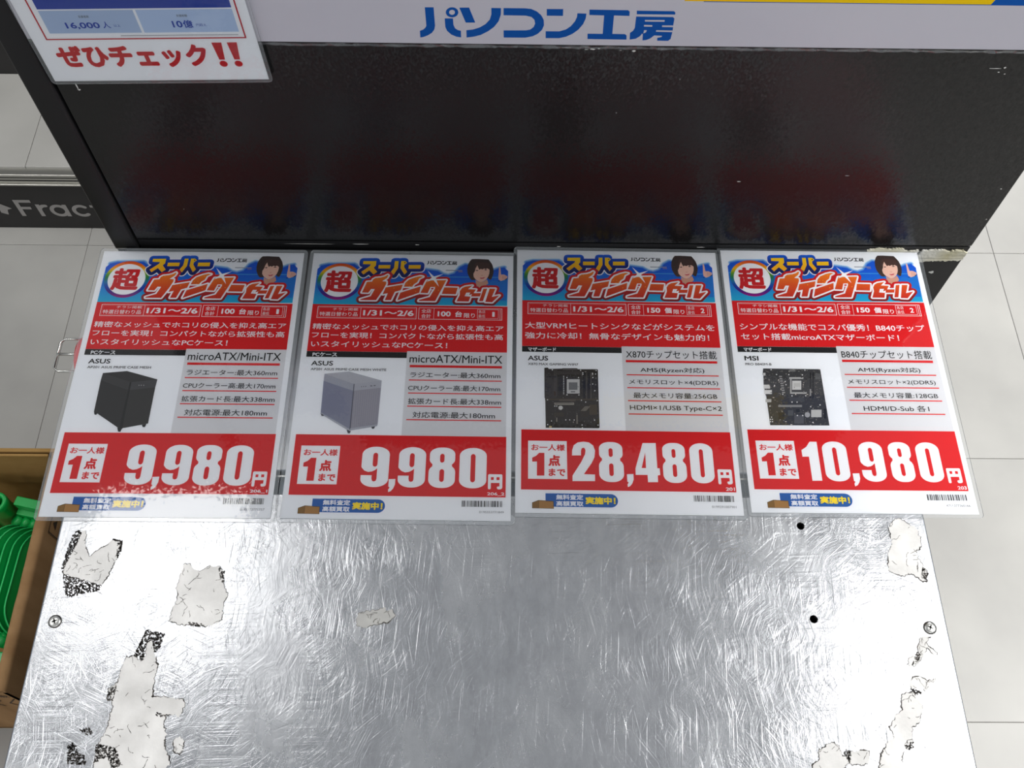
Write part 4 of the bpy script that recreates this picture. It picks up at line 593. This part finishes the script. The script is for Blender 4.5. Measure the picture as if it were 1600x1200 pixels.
def rows(k, L):
    for t, x0, x1, y0, y1, b in L: k.text(t, x0, y0, x1, y1, WHITE, 3, b)
def poster(idx, x, y, rot, dat, label):
    P = empty('sale_notice', (x, y, TZ + .0003 + .0), label, 'notice', 'laminated sale notices on the steel table')
    P.rotation_euler.z = rot
    # origin at the sheet centre -> children are laid out from the top left corner
    ox = Matrix.Translation((-.105, .1485, 0))
    before = set(bpy.data.objects)
    laminate(P, 210, 297); header(P)
    dy = dat.get('dy', 0)
    k = Ink(); k.rect(5.6, 64, 204.7, 118.8 + dy, RED, 1)
    for a, b in ((11.1, 112.2), (114.1, 199.3)): k.frame(a, 66.6, b, 80.7, .55, WHITE, 2)
    k.frame(11.1 + 1.6, 68.0, 110.6, 79.3, .18, (240, 170, 170), 2); k.frame(197.0, 67.6, 197.5, 79.7, .25, WHITE, 2)
    k.rect(55.0, 67.6, 55.4, 79.8, WHITE, 2); k.rect(129.6, 67.6, 129.95, 79.8, WHITE, 2)
    k.text('チラシ掲載', 26.7, 68.3, 52.4, 71.6, WHITE, 3); k.text('特選日替わり品', 13.8, 73.2, 52.4, 78.2, WHITE, 3, .008)
    k.text('1/31～2/6', 57.8, 70.4, 109.4, 77.2, WHITE, 3, .03)
    k.text('全店', 117, 68.2, 126.8, 72.9, WHITE, 3, .008); k.text('合計', 117, 74.2, 126.8, 79.1, WHITE, 3, .008)
    k.text(dat['n'], 133.6, 70.7, 147, 77, WHITE, 3, .035); k.text(dat['u'], 151.4, 70.4, 158.6, 77.4, WHITE, 3, .03)
    k.text('限り', 160.4, 72.7, 171.6, 78.2, WHITE, 3, .012)
    k.frame(174.0, 67.8, 195.6, 78.8, .35, WHITE, 2); k.text('各店', 175.2, 68.7, 182.2, 72.6, WHITE, 3); k.text('最低', 175.2, 73.9, 182.2, 77.8, WHITE, 3)
    k.text(dat['m'], 188.4 if dat['m'] == '2' else 189.2, 70.6, 192.4 if dat['m'] == '2' else 191.8, 76.6, WHITE, 3, .03)
    rows(k, dat['head'])
    k.build('limit_and_description_band', P)
    # picture side: black category bar, brand, model, picture
    k = Ink(); k.rect(5.6, 118.9 + dy, 105.2, 125.5 + dy, BLK, 1.4)
    k.text(dat['cat'], 11.6, 120.2 + dy, dat['catx'], 124.9 + dy, WHITE, 3, .03)
    k.text(dat['brand'], 11.4, 130 + dy, dat['brandx'], 135.4 + dy, BLK, 3, .02); k.text(dat['model'], 11.6, 138.1 + dy, dat['modelx'], 140.8 + dy, (60, 60, 64), 3, .012)
    k.build('category_and_model_text', P)
    k = Ink(); dat['pic'](k); k.build('product_picture', P)
    # specification panel
    k = Ink(); k.rect(105.3, 117.6 + dy, 204.7, 212, (220, 221, 225), 1.2)
    for t, x0, x1, y0, y1, b in dat['spec']: k.text(t, x0, y0, x1, y1, BLK, 3, b)
    k.rect(108.8, 133.3 + dy, 199.9, 136.0 + dy, RED, 2)
    for q in (149.6, 164.1, 178.5, 193.1): k.rect(108.9, q + dy * 1.2, 200, q + 1.15 + dy * 1.2, RED, 2)
    k.build('specification_list', P)
    # price block
    k = Ink(); k.rect(5.3, 211.9, 205.1, 273.8, RED, 2)
    k.rect(11.8, 223.7, 48.5, 263, WHITE, 3); k.text('お一人様', 14.8, 227.2, 46.6, 234, RED, 4, .022)
    k.shape(D['d1'][0], 15.7, 236.3, 27.2, 259.7, RED, 4); k.text('点', 30.8, 238.4, 42.2, 249.8, RED, 4, .04); k.text('まで', 31, 252.3, 46.8, 259.9, RED, 4, .03)
    for ch, a, b in dat['digits']: digit(k, ch, a, 224.4, b - a, 40.4)
    yx = dat['yen']; k.text('円', yx, 250.7, yx + 13.4, 265.9, WHITE, 3, .05)
    k.text(dat['code'], 204.0 - dat['codew'], 268.9, 204.0, 272.4, WHITE, 3, .025)
    k.build('price_block', P)
    # buy-back badge: blue pill and an open carton
    k = Ink(); k.poly([(28, 277.3), (88.2, 277.3)] + circ(88.2, 283.9, 6.6, 6.6, -90, 90, 14) + [(88.2, 290.5), (28, 290.5)], (24, 98, 178), 1)
    k.text('無料査定', 37.8, 278.3, 62.8, 283.5, WHITE, 2, .03); k.text('高額買取', 37.8, 284.7, 62.8, 289.8, WHITE, 2, .03)
    k.text('実施中！', 64.8, 280.2, 92.6, 287.6, (250, 226, 30), 2, .045)
    k.poly([(15.6, 292.2), (15.6, 286.6), (21.6, 284.2), (35.4, 285), (35.6, 292.4)], (92, 66, 30), 2.4)
    k.poly([(16, 291.8), (16, 286.9), (21.6, 284.7), (21.6, 291.9)], (142, 104, 40), 3); k.poly([(21.9, 284.8), (35, 285.5), (35.2, 292), (21.9, 292)], (176, 130, 66), 3)
    k.build('buy_back_badge', P)
    k = Ink(); rr = random.Random(idx * 17); bx = 165.0
    while bx < 201.8:
        w_ = rr.choice((.35, .35, .7, 1.0)); k.rect(bx, 277.4, min(bx + w_, 202), 283.4, (40, 40, 42), 1); bx += w_ + rr.choice((.35, .5, .7, 1.0))
    k.text(dat['ean'], 181.2, 287.3, 203.6, 289.5, (110, 112, 116), 1)
    k.build('barcode', P)
    for o in set(bpy.data.objects) - before: o.matrix_parent_inverse = ox
    return P

def case_black(k):
    for q, c in D['case1']: k.poly(q, c, 2 + .3 * D['case1'].index((q, c)))
    for q in D['case1d']: k.poly(q, '#a8a8a8', 6)
def case_white(k):
    for i, (q, c) in enumerate(D['case2']): k.poly(q, c, 2 + .3 * i)
    for q in D['case2m']: k.poly(q, '#abaab4', 6.5)
    for q in D['case2d']: k.poly(q, '#606068', 6.5)
def board(k, outline, comps, extra, seed, lo, hi, base, zone):
    k.poly(outline, base, 1.6); rr = random.Random(seed)
    xs = [p[0] for p in outline]; ys = [p[1] for p in outline]
    for q in range(520):
        x, y = rr.uniform(min(xs), max(xs)), rr.uniform(min(ys), max(ys)); a, b = rr.choice(((.5, .5), (1.0, .4), (.4, 1.0), (1.6, .7), (.7, 1.6), (.35, .35)))
        if inside(outline, x, y) and inside(outline, x + a, y + b):
            g = rr.uniform(lo, hi) if rr.random() < .85 else rr.uniform(hi, min(235, hi * 2)); k.rect(x, y, x + a, y + b, (g * 1.04, g, g * .95), 1.9)
    for i, (q, c) in enumerate(comps): k.poly(q, c, 2.2 + i * .02)
    for q, c in extra: k.poly(q, c, 4.6)
def board_dark(k): board(k, D['mb3'][0], D['c3'], [(D['c3b'][0], '#d4d4d2')] + [(q, '#8d867a') for q in D['c3l']], 4, 46, 80, '#352f29', None)
def board_grey(k): board(k, D['mb4'][0], D['c4'], [(D['c4b'][0], '#a9a9ae')], 9, 50, 130, '#3d3d40', None)

HEAD1 = [('精密なメッシュでホコリの侵入を抑え高エア', 8.2, 201, 87.2, 94.2, .012), ('フローを実現！コンパクトながら拡張性も高', 8.4, 200.6, 97.4, 104.4, .012), ('いスタイリッシュなPCケース！', 8.8, 145.0, 108.0, 115.0, .012)]
HEAD3 = [('大型VRMヒートシンクなどがシステムを', 8.5, 200.9, 90.2, 98.0, .012), ('強力に冷却！無骨なデザインも魅力的！', 8.5, 194.5, 102.2, 110.0, .012)]
HEAD4 = [('シンプルな機能でコスパ優秀！B840チップ', 10.8, 199.2, 91.2, 99.4, .012), ('セット搭載microATXマザーボード！', 10.6, 171.0, 103.2, 111.0, .012)]
SPEC1 = [('microATX/Mini-ITX', 108.2, 200.2, 122.4, 131.6, .006), ('ラジエーター:最大360mm', 109.8, 198.6, 142.2, 148.6, .007), ('CPUクーラー高:最大170mm', 108.6, 198.6, 156.9, 163.2, .008), ('拡張カード長:最大338mm', 109.4, 199.6, 171.5, 178.0, .008), ('対応電源:最大180mm', 114.6, 194.0, 186.2, 192.9, .008)]
SPEC3 = [('X870チップセット搭載', 109.3, 200, 121.7, 131.2, .004), ('AM5(Ryzen対応)', 122.7, 186.2, 141.3, 148.0, .008), ('メモリスロット×4(DDR5)', 110.8, 198.6, 155.5, 161.8, .008), ('最大メモリ容量:256GB', 114.4, 196.4, 169.9, 176.2, .008), ('HDMI×1/USB Type-C×2', 110.4, 199.6, 184.0, 190.6, .008)]
SPEC4 = [('B840チップセット搭載', 109.3, 200, 122.0, 131.6, .004), ('AM5(Ryzen対応)', 122.7, 185.2, 141.6, 148.2, .008), ('メモリスロット×2(DDR5)', 110.8, 197.6, 155.8, 162.0, .008), ('最大メモリ容量:128GB', 114.4, 197.0, 170.2, 176.4, .008), ('HDMI/D-Sub 各1', 121.5, 185.5, 184.3, 191.0, .008)]
DG = [('9', 69.8, 102.2), (',', 99.4, 107.2), ('9', 104.4, 135.8), ('8', 132.9, 163.0), ('0', 160.6, 190.2)]
DG = [('9', 70.0, 95.8), ('9', 104.6, 130.0), ('8', 133.0, 157.8), ('0', 161.6, 187.0), (',', 96.4, 102.6)]
common = dict(catx=36, cat='PCケース', brand='ASUS', brandx=33, n='100', u='台', m='1', head=HEAD1, spec=SPEC1, digits=DG, yen=188.6, codew=16, dy=1.0)
poster(1, -.3137, .4748, math.radians(-.10), dict(common, model='AP201 ASUS PRIME CASE MESH', modelx=74, pic=case_black, code='206_1', ean='0195553771757'),
       'leftmost laminated sale notice, black computer case at 9,980 yen')
poster(2, -.0945, .4740, math.radians(-.41), dict(common, model='AP201 ASUS PRIME CASE MESH WHITE', modelx=86, pic=case_white, code='206_2', ean='0195553771849'),
       'second laminated sale notice from the left, white computer case at 9,980 yen')
poster(3, .1197, .4806, math.radians(-.476), dict(common, catx=39.6, cat='マザーボード', brandx=31.6, model='X870 MAX GAMING WIFI7', modelx=61.4, n='150', u='個', m='2', head=HEAD3, spec=SPEC3, dy=0,
       digits=[('2', 53.2, 75.2), ('8', 78.4, 101.6), ('4', 112.4, 135.4), ('8', 138.4, 160.6), ('0', 164.4, 186.4), (',', 104.2, 110.4)], yen=189.3, pic=board_dark, code='201', codew=8.4, ean='0199291007901'),
       'third laminated sale notice from the left, dark motherboard at 28,480 yen')
poster(4, .3360, .4828, math.radians(-.167), dict(common, catx=39.6, cat='マザーボード', brand='MSI', brandx=25.4, model='PRO B840M-B', modelx=37.6, n='150', u='個', m='2', head=HEAD4, spec=SPEC4, dy=0,
       digits=[('1', 54.6, 70.2), ('0', 74.2, 97.4), ('9', 108.8, 131.6), ('8', 136.8, 158.6), ('0', 163.2, 185.6), (',', 99.4, 105.8)], yen=188.4, pic=board_grey, code='203', codew=8.4, ean='4711377360166'),
       'rightmost laminated sale notice, grey motherboard at 10,980 yen')

# ---------------------------------------------------------------- laminated notice on the board, top left
NB = empty('wall_notice', (-.3798, PY - .0042, TZ + .2345), 'laminated white notice with red lettering on the upper left of the black board', 'notice')
NB.rotation_euler = (math.pi / 2, math.radians(-1.55), 0)
before = set(bpy.data.objects)
laminate(NB, 181.7, 257, 3.0)
k = Ink(); H_ = 257.0
def R_(x0, z0, x1, z1, c, z=1): k.rect(x0, H_ - z1, x1, H_ - z0, c, z)
R_(11.5, 44.2, 12.7, 250, (190, 20, 44), 3); R_(172.6, 44.2, 173.8, 250, (190, 20, 44), 3); R_(11.5, 44.2, 173.8, 45.4, (190, 20, 44), 3); R_(11.5, 248.8, 173.8, 250, (190, 20, 44), 3)
R_(17.2, 74.6, 169.5, 150, (20, 66, 172), 2)
R_(17.2, 50.8, 91.5, 73.2, (178, 198, 226), 2); R_(93.6, 50.8, 169.5, 73.2, (186, 206, 234), 2)
def tx(t, x0, z0, x1, z1, c, b): k.text(t, x0, H_ - z1, x1, H_ - z0, c, 3, b)
tx('16,000', 33.2, 54.8, 60.3, 61.6, (20, 66, 172), .022); tx('人', 62.6, 55.6, 68.6, 62.2, (20, 66, 172), .012); tx('以上', 71.4, 56.8, 76.6, 59.4, (20, 66, 172), 0)
tx('10', 118.4, 55.6, 126.4, 62.2, (20, 66, 172), .02); tx('億', 127, 55.2, 134.6, 62.8, (20, 66, 172), .016); tx('円超え', 137, 56.6, 145.2, 59.4, (20, 66, 172), 0)
tx('支援者数', 46.5, 66.0, 55.0, 68.4, (70, 72, 80), 0); tx('支援総額', 124.0, 66.0, 132.6, 68.4, (70, 72, 80), 0)
R_(73.4, 47.6, 168.2, 48.2, (150, 152, 160), 3)
k.build('notice_table_print', NB)
k = Ink()
k.text('ぜひチェック', 2.0 + 11, H_ - 38.5, 137.5, H_ - 14.5, (200, 24, 34), 2, .045); 
for q in (144.0, 156.5): k.poly([(q, H_ - 40), (q + 8.2, H_ - 40), (q + 6.4, H_ - 22), (q + 1.8, H_ - 22)], (200, 24, 34), 2); k.disc(q + 4.1, H_ - 17.6, 3.3, 3.2, (200, 24, 34), 2)
k.build('red_lettering', NB)
for o in set(bpy.data.objects) - before: o.matrix_parent_inverse = Matrix.Translation((0, .257, 0))

# ================================================================ LOW SHELF UNIT behind on the left
GY = 1.2232
gd = empty('shelf_unit', (-1.0, 1.3, .008), 'low shelf unit with pale shelf and black lettered kick board, behind on the left', 'shelf')
def g(o): return at(o, gd)
g(box('kick_board', -1.9, -.15, GY, GY + .018, 0, .140, M_KICK, None, .001))
g(box('rail', -1.9, -.15, GY - .012, GY + .014, .141, .172, M_ALU, None, .0012))
g(box('rail_lip', -1.9, -.15, GY - .016, GY - .012, .146, .1495, M_ALU, None, .001))
g(box('rail_groove', -1.9, -.15, GY - .0125, GY - .0118, .156, .158, M_DARK)); g(box('rail_groove', -1.9, -.15, GY - .0125, GY - .0118, .164, .1655, M_DARK))
g(box('shelf_panel', -1.9, -.8805, GY + .004, 1.462, .158, .177, M_SHELF, None, .001)); g(box('shelf_panel', -.8795, -.15, GY + .004, 1.462, .158, .177, M_SHELF, None, .001))
g(box('back_panel', -1.9, -.15, 1.462, 1.49, 0, .95, M_KICK, None, .001))
# lettering drawn with round strokes, as on the kick board
lt = Ink(); W_ = 3.9; gz = lambda z: -z
def ls(pts, r=W_): lt.edge(pts, r, (150, 148, 146), 1, False)
def bar(x0, z0, x1, z1): lt.rect(x0, -z1, x1, -z0, (150, 148, 146), 1)
def letter_done(name='letter'):
    global lt
    o = lt.build(name, None); o.rotation_euler.x = math.pi / 2; o.location = (0, GY - .0002, 0); at(o, gd); lt = Ink()
lt.poly([(-941, -38.5), (-932.5, -38.5), (-932.5, -59), (-914, -59), (-914, -66.5), (-932.5, -66.5), (-932.5, -79), (-908, -79), (-908, -87), (-941, -87)], (150, 148, 146), 1); letter_done()
bar(-903, 38.5, -895, 74); ls([(-899, -58), (-896, -65), (-890, -69.5), (-884, -70)], 3.9); letter_done()
lt.ring(-862, -56, 10.2, 18, (150, 148, 146), 1, 40); bar(-852, 38.5, -844, 74); letter_done()
ls([(-819 + 14.2 * math.cos(math.radians(q)), -56 + 14.2 * math.sin(math.radians(q))) for q in range(48, 313, 12)], 3.9); letter_done()
bar(-792, 44, -784, 87); bar(-799, 66, -776, 73); letter_done()
lt.ring(-751, -56, 10.2, 18, (150, 148, 146), 1, 40); bar(-741, 38.5, -733, 74); letter_done()
bar(-722, 38.5, -714, 92); letter_done()
lt.poly([(-975, -79), (-952, -61), (-962, -57), (-966, -42), (-978, -48)], (150, 148, 146), 1); letter_done('arrow_mark')

# ================================================================ CARDBOARD BOX with green plastic hoops
BX0, BX1, BY0, BY1, BH = -1.06, -.640, .268, .614, .27
cb = empty('cardboard_box', (-.85, .45, .008), 'open brown cardboard box on the floor left of the table, holding green plastic', 'box')
def c_(o): return at(o, cb)
c_(box('right_wall', BX1 - .006, BX1, BY0, BY1, .002, BH - .004, M_CARD, None)); c_(box('left_wall', BX0, BX0 + .006, BY0, BY1, .002, BH, M_CARD))
c_(box('front_wall', BX0, BX1, BY0, BY0 + .006, .002, BH - .01, M_CARD)); c_(box('rear_wall', BX0, BX1, BY1 - .006, BY1, .002, BH, M_CARDIN, None, .001))
c_(box('bottom', BX0, BX1, BY0, BY1, 0, .006, M_CARDIN))
# flaps folded over, with a soft rounded crease
bm = bmesh.new(); n = 8
prof = [(BX1 - .0155, BH - .06), (BX1 - .0155, BH - .006)] + [(BX1 - .0075 + .0085 * math.cos(math.pi - k * math.pi / n), BH - .006 + .0065 * math.sin(math.pi - k * math.pi / n)) for k in range(n + 1)] + [(BX1 + .001, BH - .05)]
ys = [BY0 + (BY1 - BY0) * k / 24 for k in range(25)]
R0 = [[bm.verts.new((x + .0012 * noise.noise(Vector((y * 30, z * 20, 1))), y, z + .0012 * noise.noise(Vector((y * 24, 3, 4))))) for x, z in prof] for y in ys]
for a, b in zip(R0, R0[1:]):
    for k in range(len(prof) - 1): bm.faces.new((a[k], a[k + 1], b[k + 1], b[k]))
c_(from_bm('folded_right_flap', bm, M_CARD, None, True))
c_(box('inner_flap', BX0 + .008, BX1 - .02, BY1 - .012, BY1 - .008, BH - .10, BH - .002, M_CARDIN, None, .001))
pr = Ink()
for a in ((0, 0, 34, 34), (40, 0, 74, 34)): pr.frame(a[0], a[1], a[2], a[3], 1.6, (52, 42, 34), 1)
pr.poly([(10, 20), (17, 8), (24, 20)], (52, 42, 34), 1); pr.rect(52, 8, 62, 26, (52, 42, 34), 1)
po = pr.build('carton_side_print', None); po.rotation_euler = (math.pi / 2, 0, math.pi / 2); po.location = (BX1 + .0012, .49, BH - .014); at(po, cb)
pr = Ink()
for q in range(5): pr.edge([(-8 - q * 22, 40 + 10 * (q % 2)), (-24 - q * 22, 66), (-16 - q * 22, 84)], 1.1, (70, 56, 46), 1, False)
for q in range(4): pr.text('取扱注意'[q], -20 - q * 16, 16, -8 - q * 16, 29, (70, 56, 46), 1, .01)
po = pr.build('carton_front_print', None); po.rotation_euler = (math.pi / 2, 0, 0); po.location = (BX1, BY0 - .0003, BH - .01); at(po, cb)

def rrect(w_, h_, r, n=8):
    out = []
    for cx, cy, a0 in ((w_ - r, h_ - r, 0), (r, h_ - r, 90), (r, r, 180), (w_ - r, r, 270)):
        for k in range(n + 1): a = math.radians(a0 + 90 * k / n); out.append((cx + r * math.cos(a), cy + r * math.sin(a)))
    return out
def make_frame():
    root = empty('plastic_hoop', (0, 0, 0))
    # local: u along y (length), v down the slope; plate is a ring with rounded corners and a thin raised lip
    Lh, Wd, b = .160, .155, .028
    o = rrect(Wd, Lh, .045); i_ = [(b + x * (Wd - 2 * b) / Wd, b + y * (Lh - 2 * b) / Lh) for x, y in rrect(Wd, Lh, .040)]
    bm = bmesh.new(); n = len(o); t = .003
    rings = [[bm.verts.new((x, y, z)) for x, y in q] for q, z in ((o, -t), (o, 0), ([(x + (Wd / 2 - x) * .025, y + (Lh / 2 - y) * .025) for x, y in o], 0), (i_, -.0012), (i_, -t))]
    for A, B in zip(rings, rings[1:]):
        for k in range(n): bm.faces.new((A[k], A[(k + 1) % n], B[(k + 1) % n], B[k]))
    A, B = rings[-1], rings[0]
    for k in range(n): bm.faces.new((A[k], A[(k + 1) % n], B[(k + 1) % n], B[k]))
    from_bm('plate', bm, M_GREEN, root)
    bm = bmesh.new(); add_tube(bm, [(x, y, .0006) for x, y in o], .0012, 6, True); from_bm('raised_lip', bm, M_GREENLT, root, True)
    for yy in (-.008, Lh + .006):
        bm = bmesh.new(); add_tube(bm, [(.030, yy, -.002), (.046, yy, -.002)], .0085, 12); add_box(bm, .032, .044, yy - .004 if yy > 0 else yy, yy if yy > 0 else yy + .012, -.006, .004)
        from_bm('hinge_knuckle', bm, M_GREEN, root, True)
    return root
proto = make_frame()
LAB = ['green plastic hoop nearest the right wall of the cardboard box', 'green plastic hoop second from the right wall of the cardboard box', 'green plastic hoop third from the right wall of the cardboard box', 'green plastic hoop fourth from the right wall of the cardboard box', 'green plastic hoop farthest from the right wall of the cardboard box']
th = math.radians(57)
for q in range(5):
    if q: 
        r = proto.copy(); COL.objects.link(r)
        for ch in list(proto.children): c = ch.copy(); COL.objects.link(c); c.parent = r
    else: r = proto
    r.location = (-.692 - .0115 * q, .3560 + .002 * q, .222 + .001 * q); r.rotation_euler = (0, th, math.radians(-1.5))
    tag(r, LAB[q], 'plastic hoop', 'green plastic hoops nested in the cardboard box')
# hinge bar above, tube end, and flat strip below
hb = empty('plastic_bar', (-.678, .5420, .196), 'green plastic hinge bar in the cardboard box, above the curved hoops', 'plastic bar')
bm = bmesh.new(); add_box(bm, -.036, .012, -.006, .008, .012, .030, .0015); at(from_bm('bar_body', bm, M_GREEN, None), hb); hb.children[0].matrix_parent_inverse = Matrix()
bm = bmesh.new(); add_tube(bm, [(.014, 0, .02), (.032, -.003, .02)], .0085, 12); from_bm('knuckle', bm, M_GREEN, hb, True)
bm = bmesh.new(); add_tube(bm, [(.035, -.003, .019), (.05, -.006, .018)], .008, 12); from_bm('knuckle', bm, M_GREEN, hb, True)
bm = bmesh.new(); add_box(bm, -.036, .006, -.014, -.004, -.19, .012, .0015); from_bm('support_leg', bm, M_GREEN, hb)
hb.rotation_euler.z = math.radians(-12)
tr = empty('plastic_tube', (-.7375, .5440, .006), 'green plastic tube standing on end in the far left of the cardboard box', 'plastic tube')
bm = bmesh.new()
prof = [(.0155, .008), (.0155, .215), (.0165, .217), (.0165, .225), (.0155, .228), (.011, .228), (.0105, .215), (.0105, .02)]
RR = [[bm.verts.new((r * math.cos(k * math.tau / 20), r * math.sin(k * math.tau / 20), z)) for k in range(20)] for r, z in prof]
for a, b in zip(RR, RR[1:]):
    for k in range(20): bm.faces.new((a[k], a[(k + 1) % 20], b[(k + 1) % 20], b[k]))
from_bm('tube_wall', bm, M_GREEN, tr, True); tr.rotation_euler.z = math.pi
bm = bmesh.new(); add_box(bm, .016, .030, -.004, .004, .10, .215, .001); add_tube(bm, [(.033, 0, .12), (.033, 0, .222)], .008, 12); from_bm('clip', bm, M_GREEN, tr, True)
fs = empty('plastic_strip', (-.735, .322, .006), 'flat green plastic strip at the near end of the cardboard box', 'plastic strip')
bm = bmesh.new(); add_box(bm, -.16, .06, -.014, .018, .17, .176, .002); from_bm('strip_face', bm, M_GREENLT, fs)
bm = bmesh.new(); add_box(bm, -.155, .055, -.010, .014, 0, .17, .002); from_bm('strip_body', bm, M_GREEN, fs)

# ================================================================ RED MAGNET HOOK on the table's left side
rh = empty('magnet_hook', (XL - .0022, .510, TZ - .033), 'red round magnet hook with a wire loop on the left side of the steel table', 'hook')
bm = bmesh.new()
prof = [(0, -.0), (.025, .008), (.028, -.005), (.029, -.014), (.028, -.024), (.023, -.031), (.014, -.035), (0, -.036)]
rings = []
for r, x in prof[1:-1]: rings.append([bm.verts.new((x, r * math.cos(k * math.tau / 40), r * math.sin(k * math.tau / 40))) for k in range(40)])
for a, b in zip(rings, rings[1:]):
    for k in range(40): bm.faces.new((a[k], a[(k + 1) % 40], b[(k + 1) % 40], b[k]))
bm.faces.new(rings[0]); bm.faces.new(rings[-1][::-1])
from_bm('red_housing', bm, M_RED, rh, True)
bm = bmesh.new(); add_tube(bm, [(-.018, -.020, .012), (-.048, -.020, .012), (-.053, -.016, .012), (-.053, .014, .012), (-.048, .018, .012), (-.018, .018, .012)], .0011, 8); from_bm('wire_loop', bm, M_WIRE, rh, True)
bm = bmesh.new(); add_tube(bm, [(-.020, 0, .012), (-.053, 0, .012)], .0014, 8); from_bm('cross_wire', bm, M_WIRE, rh, True)
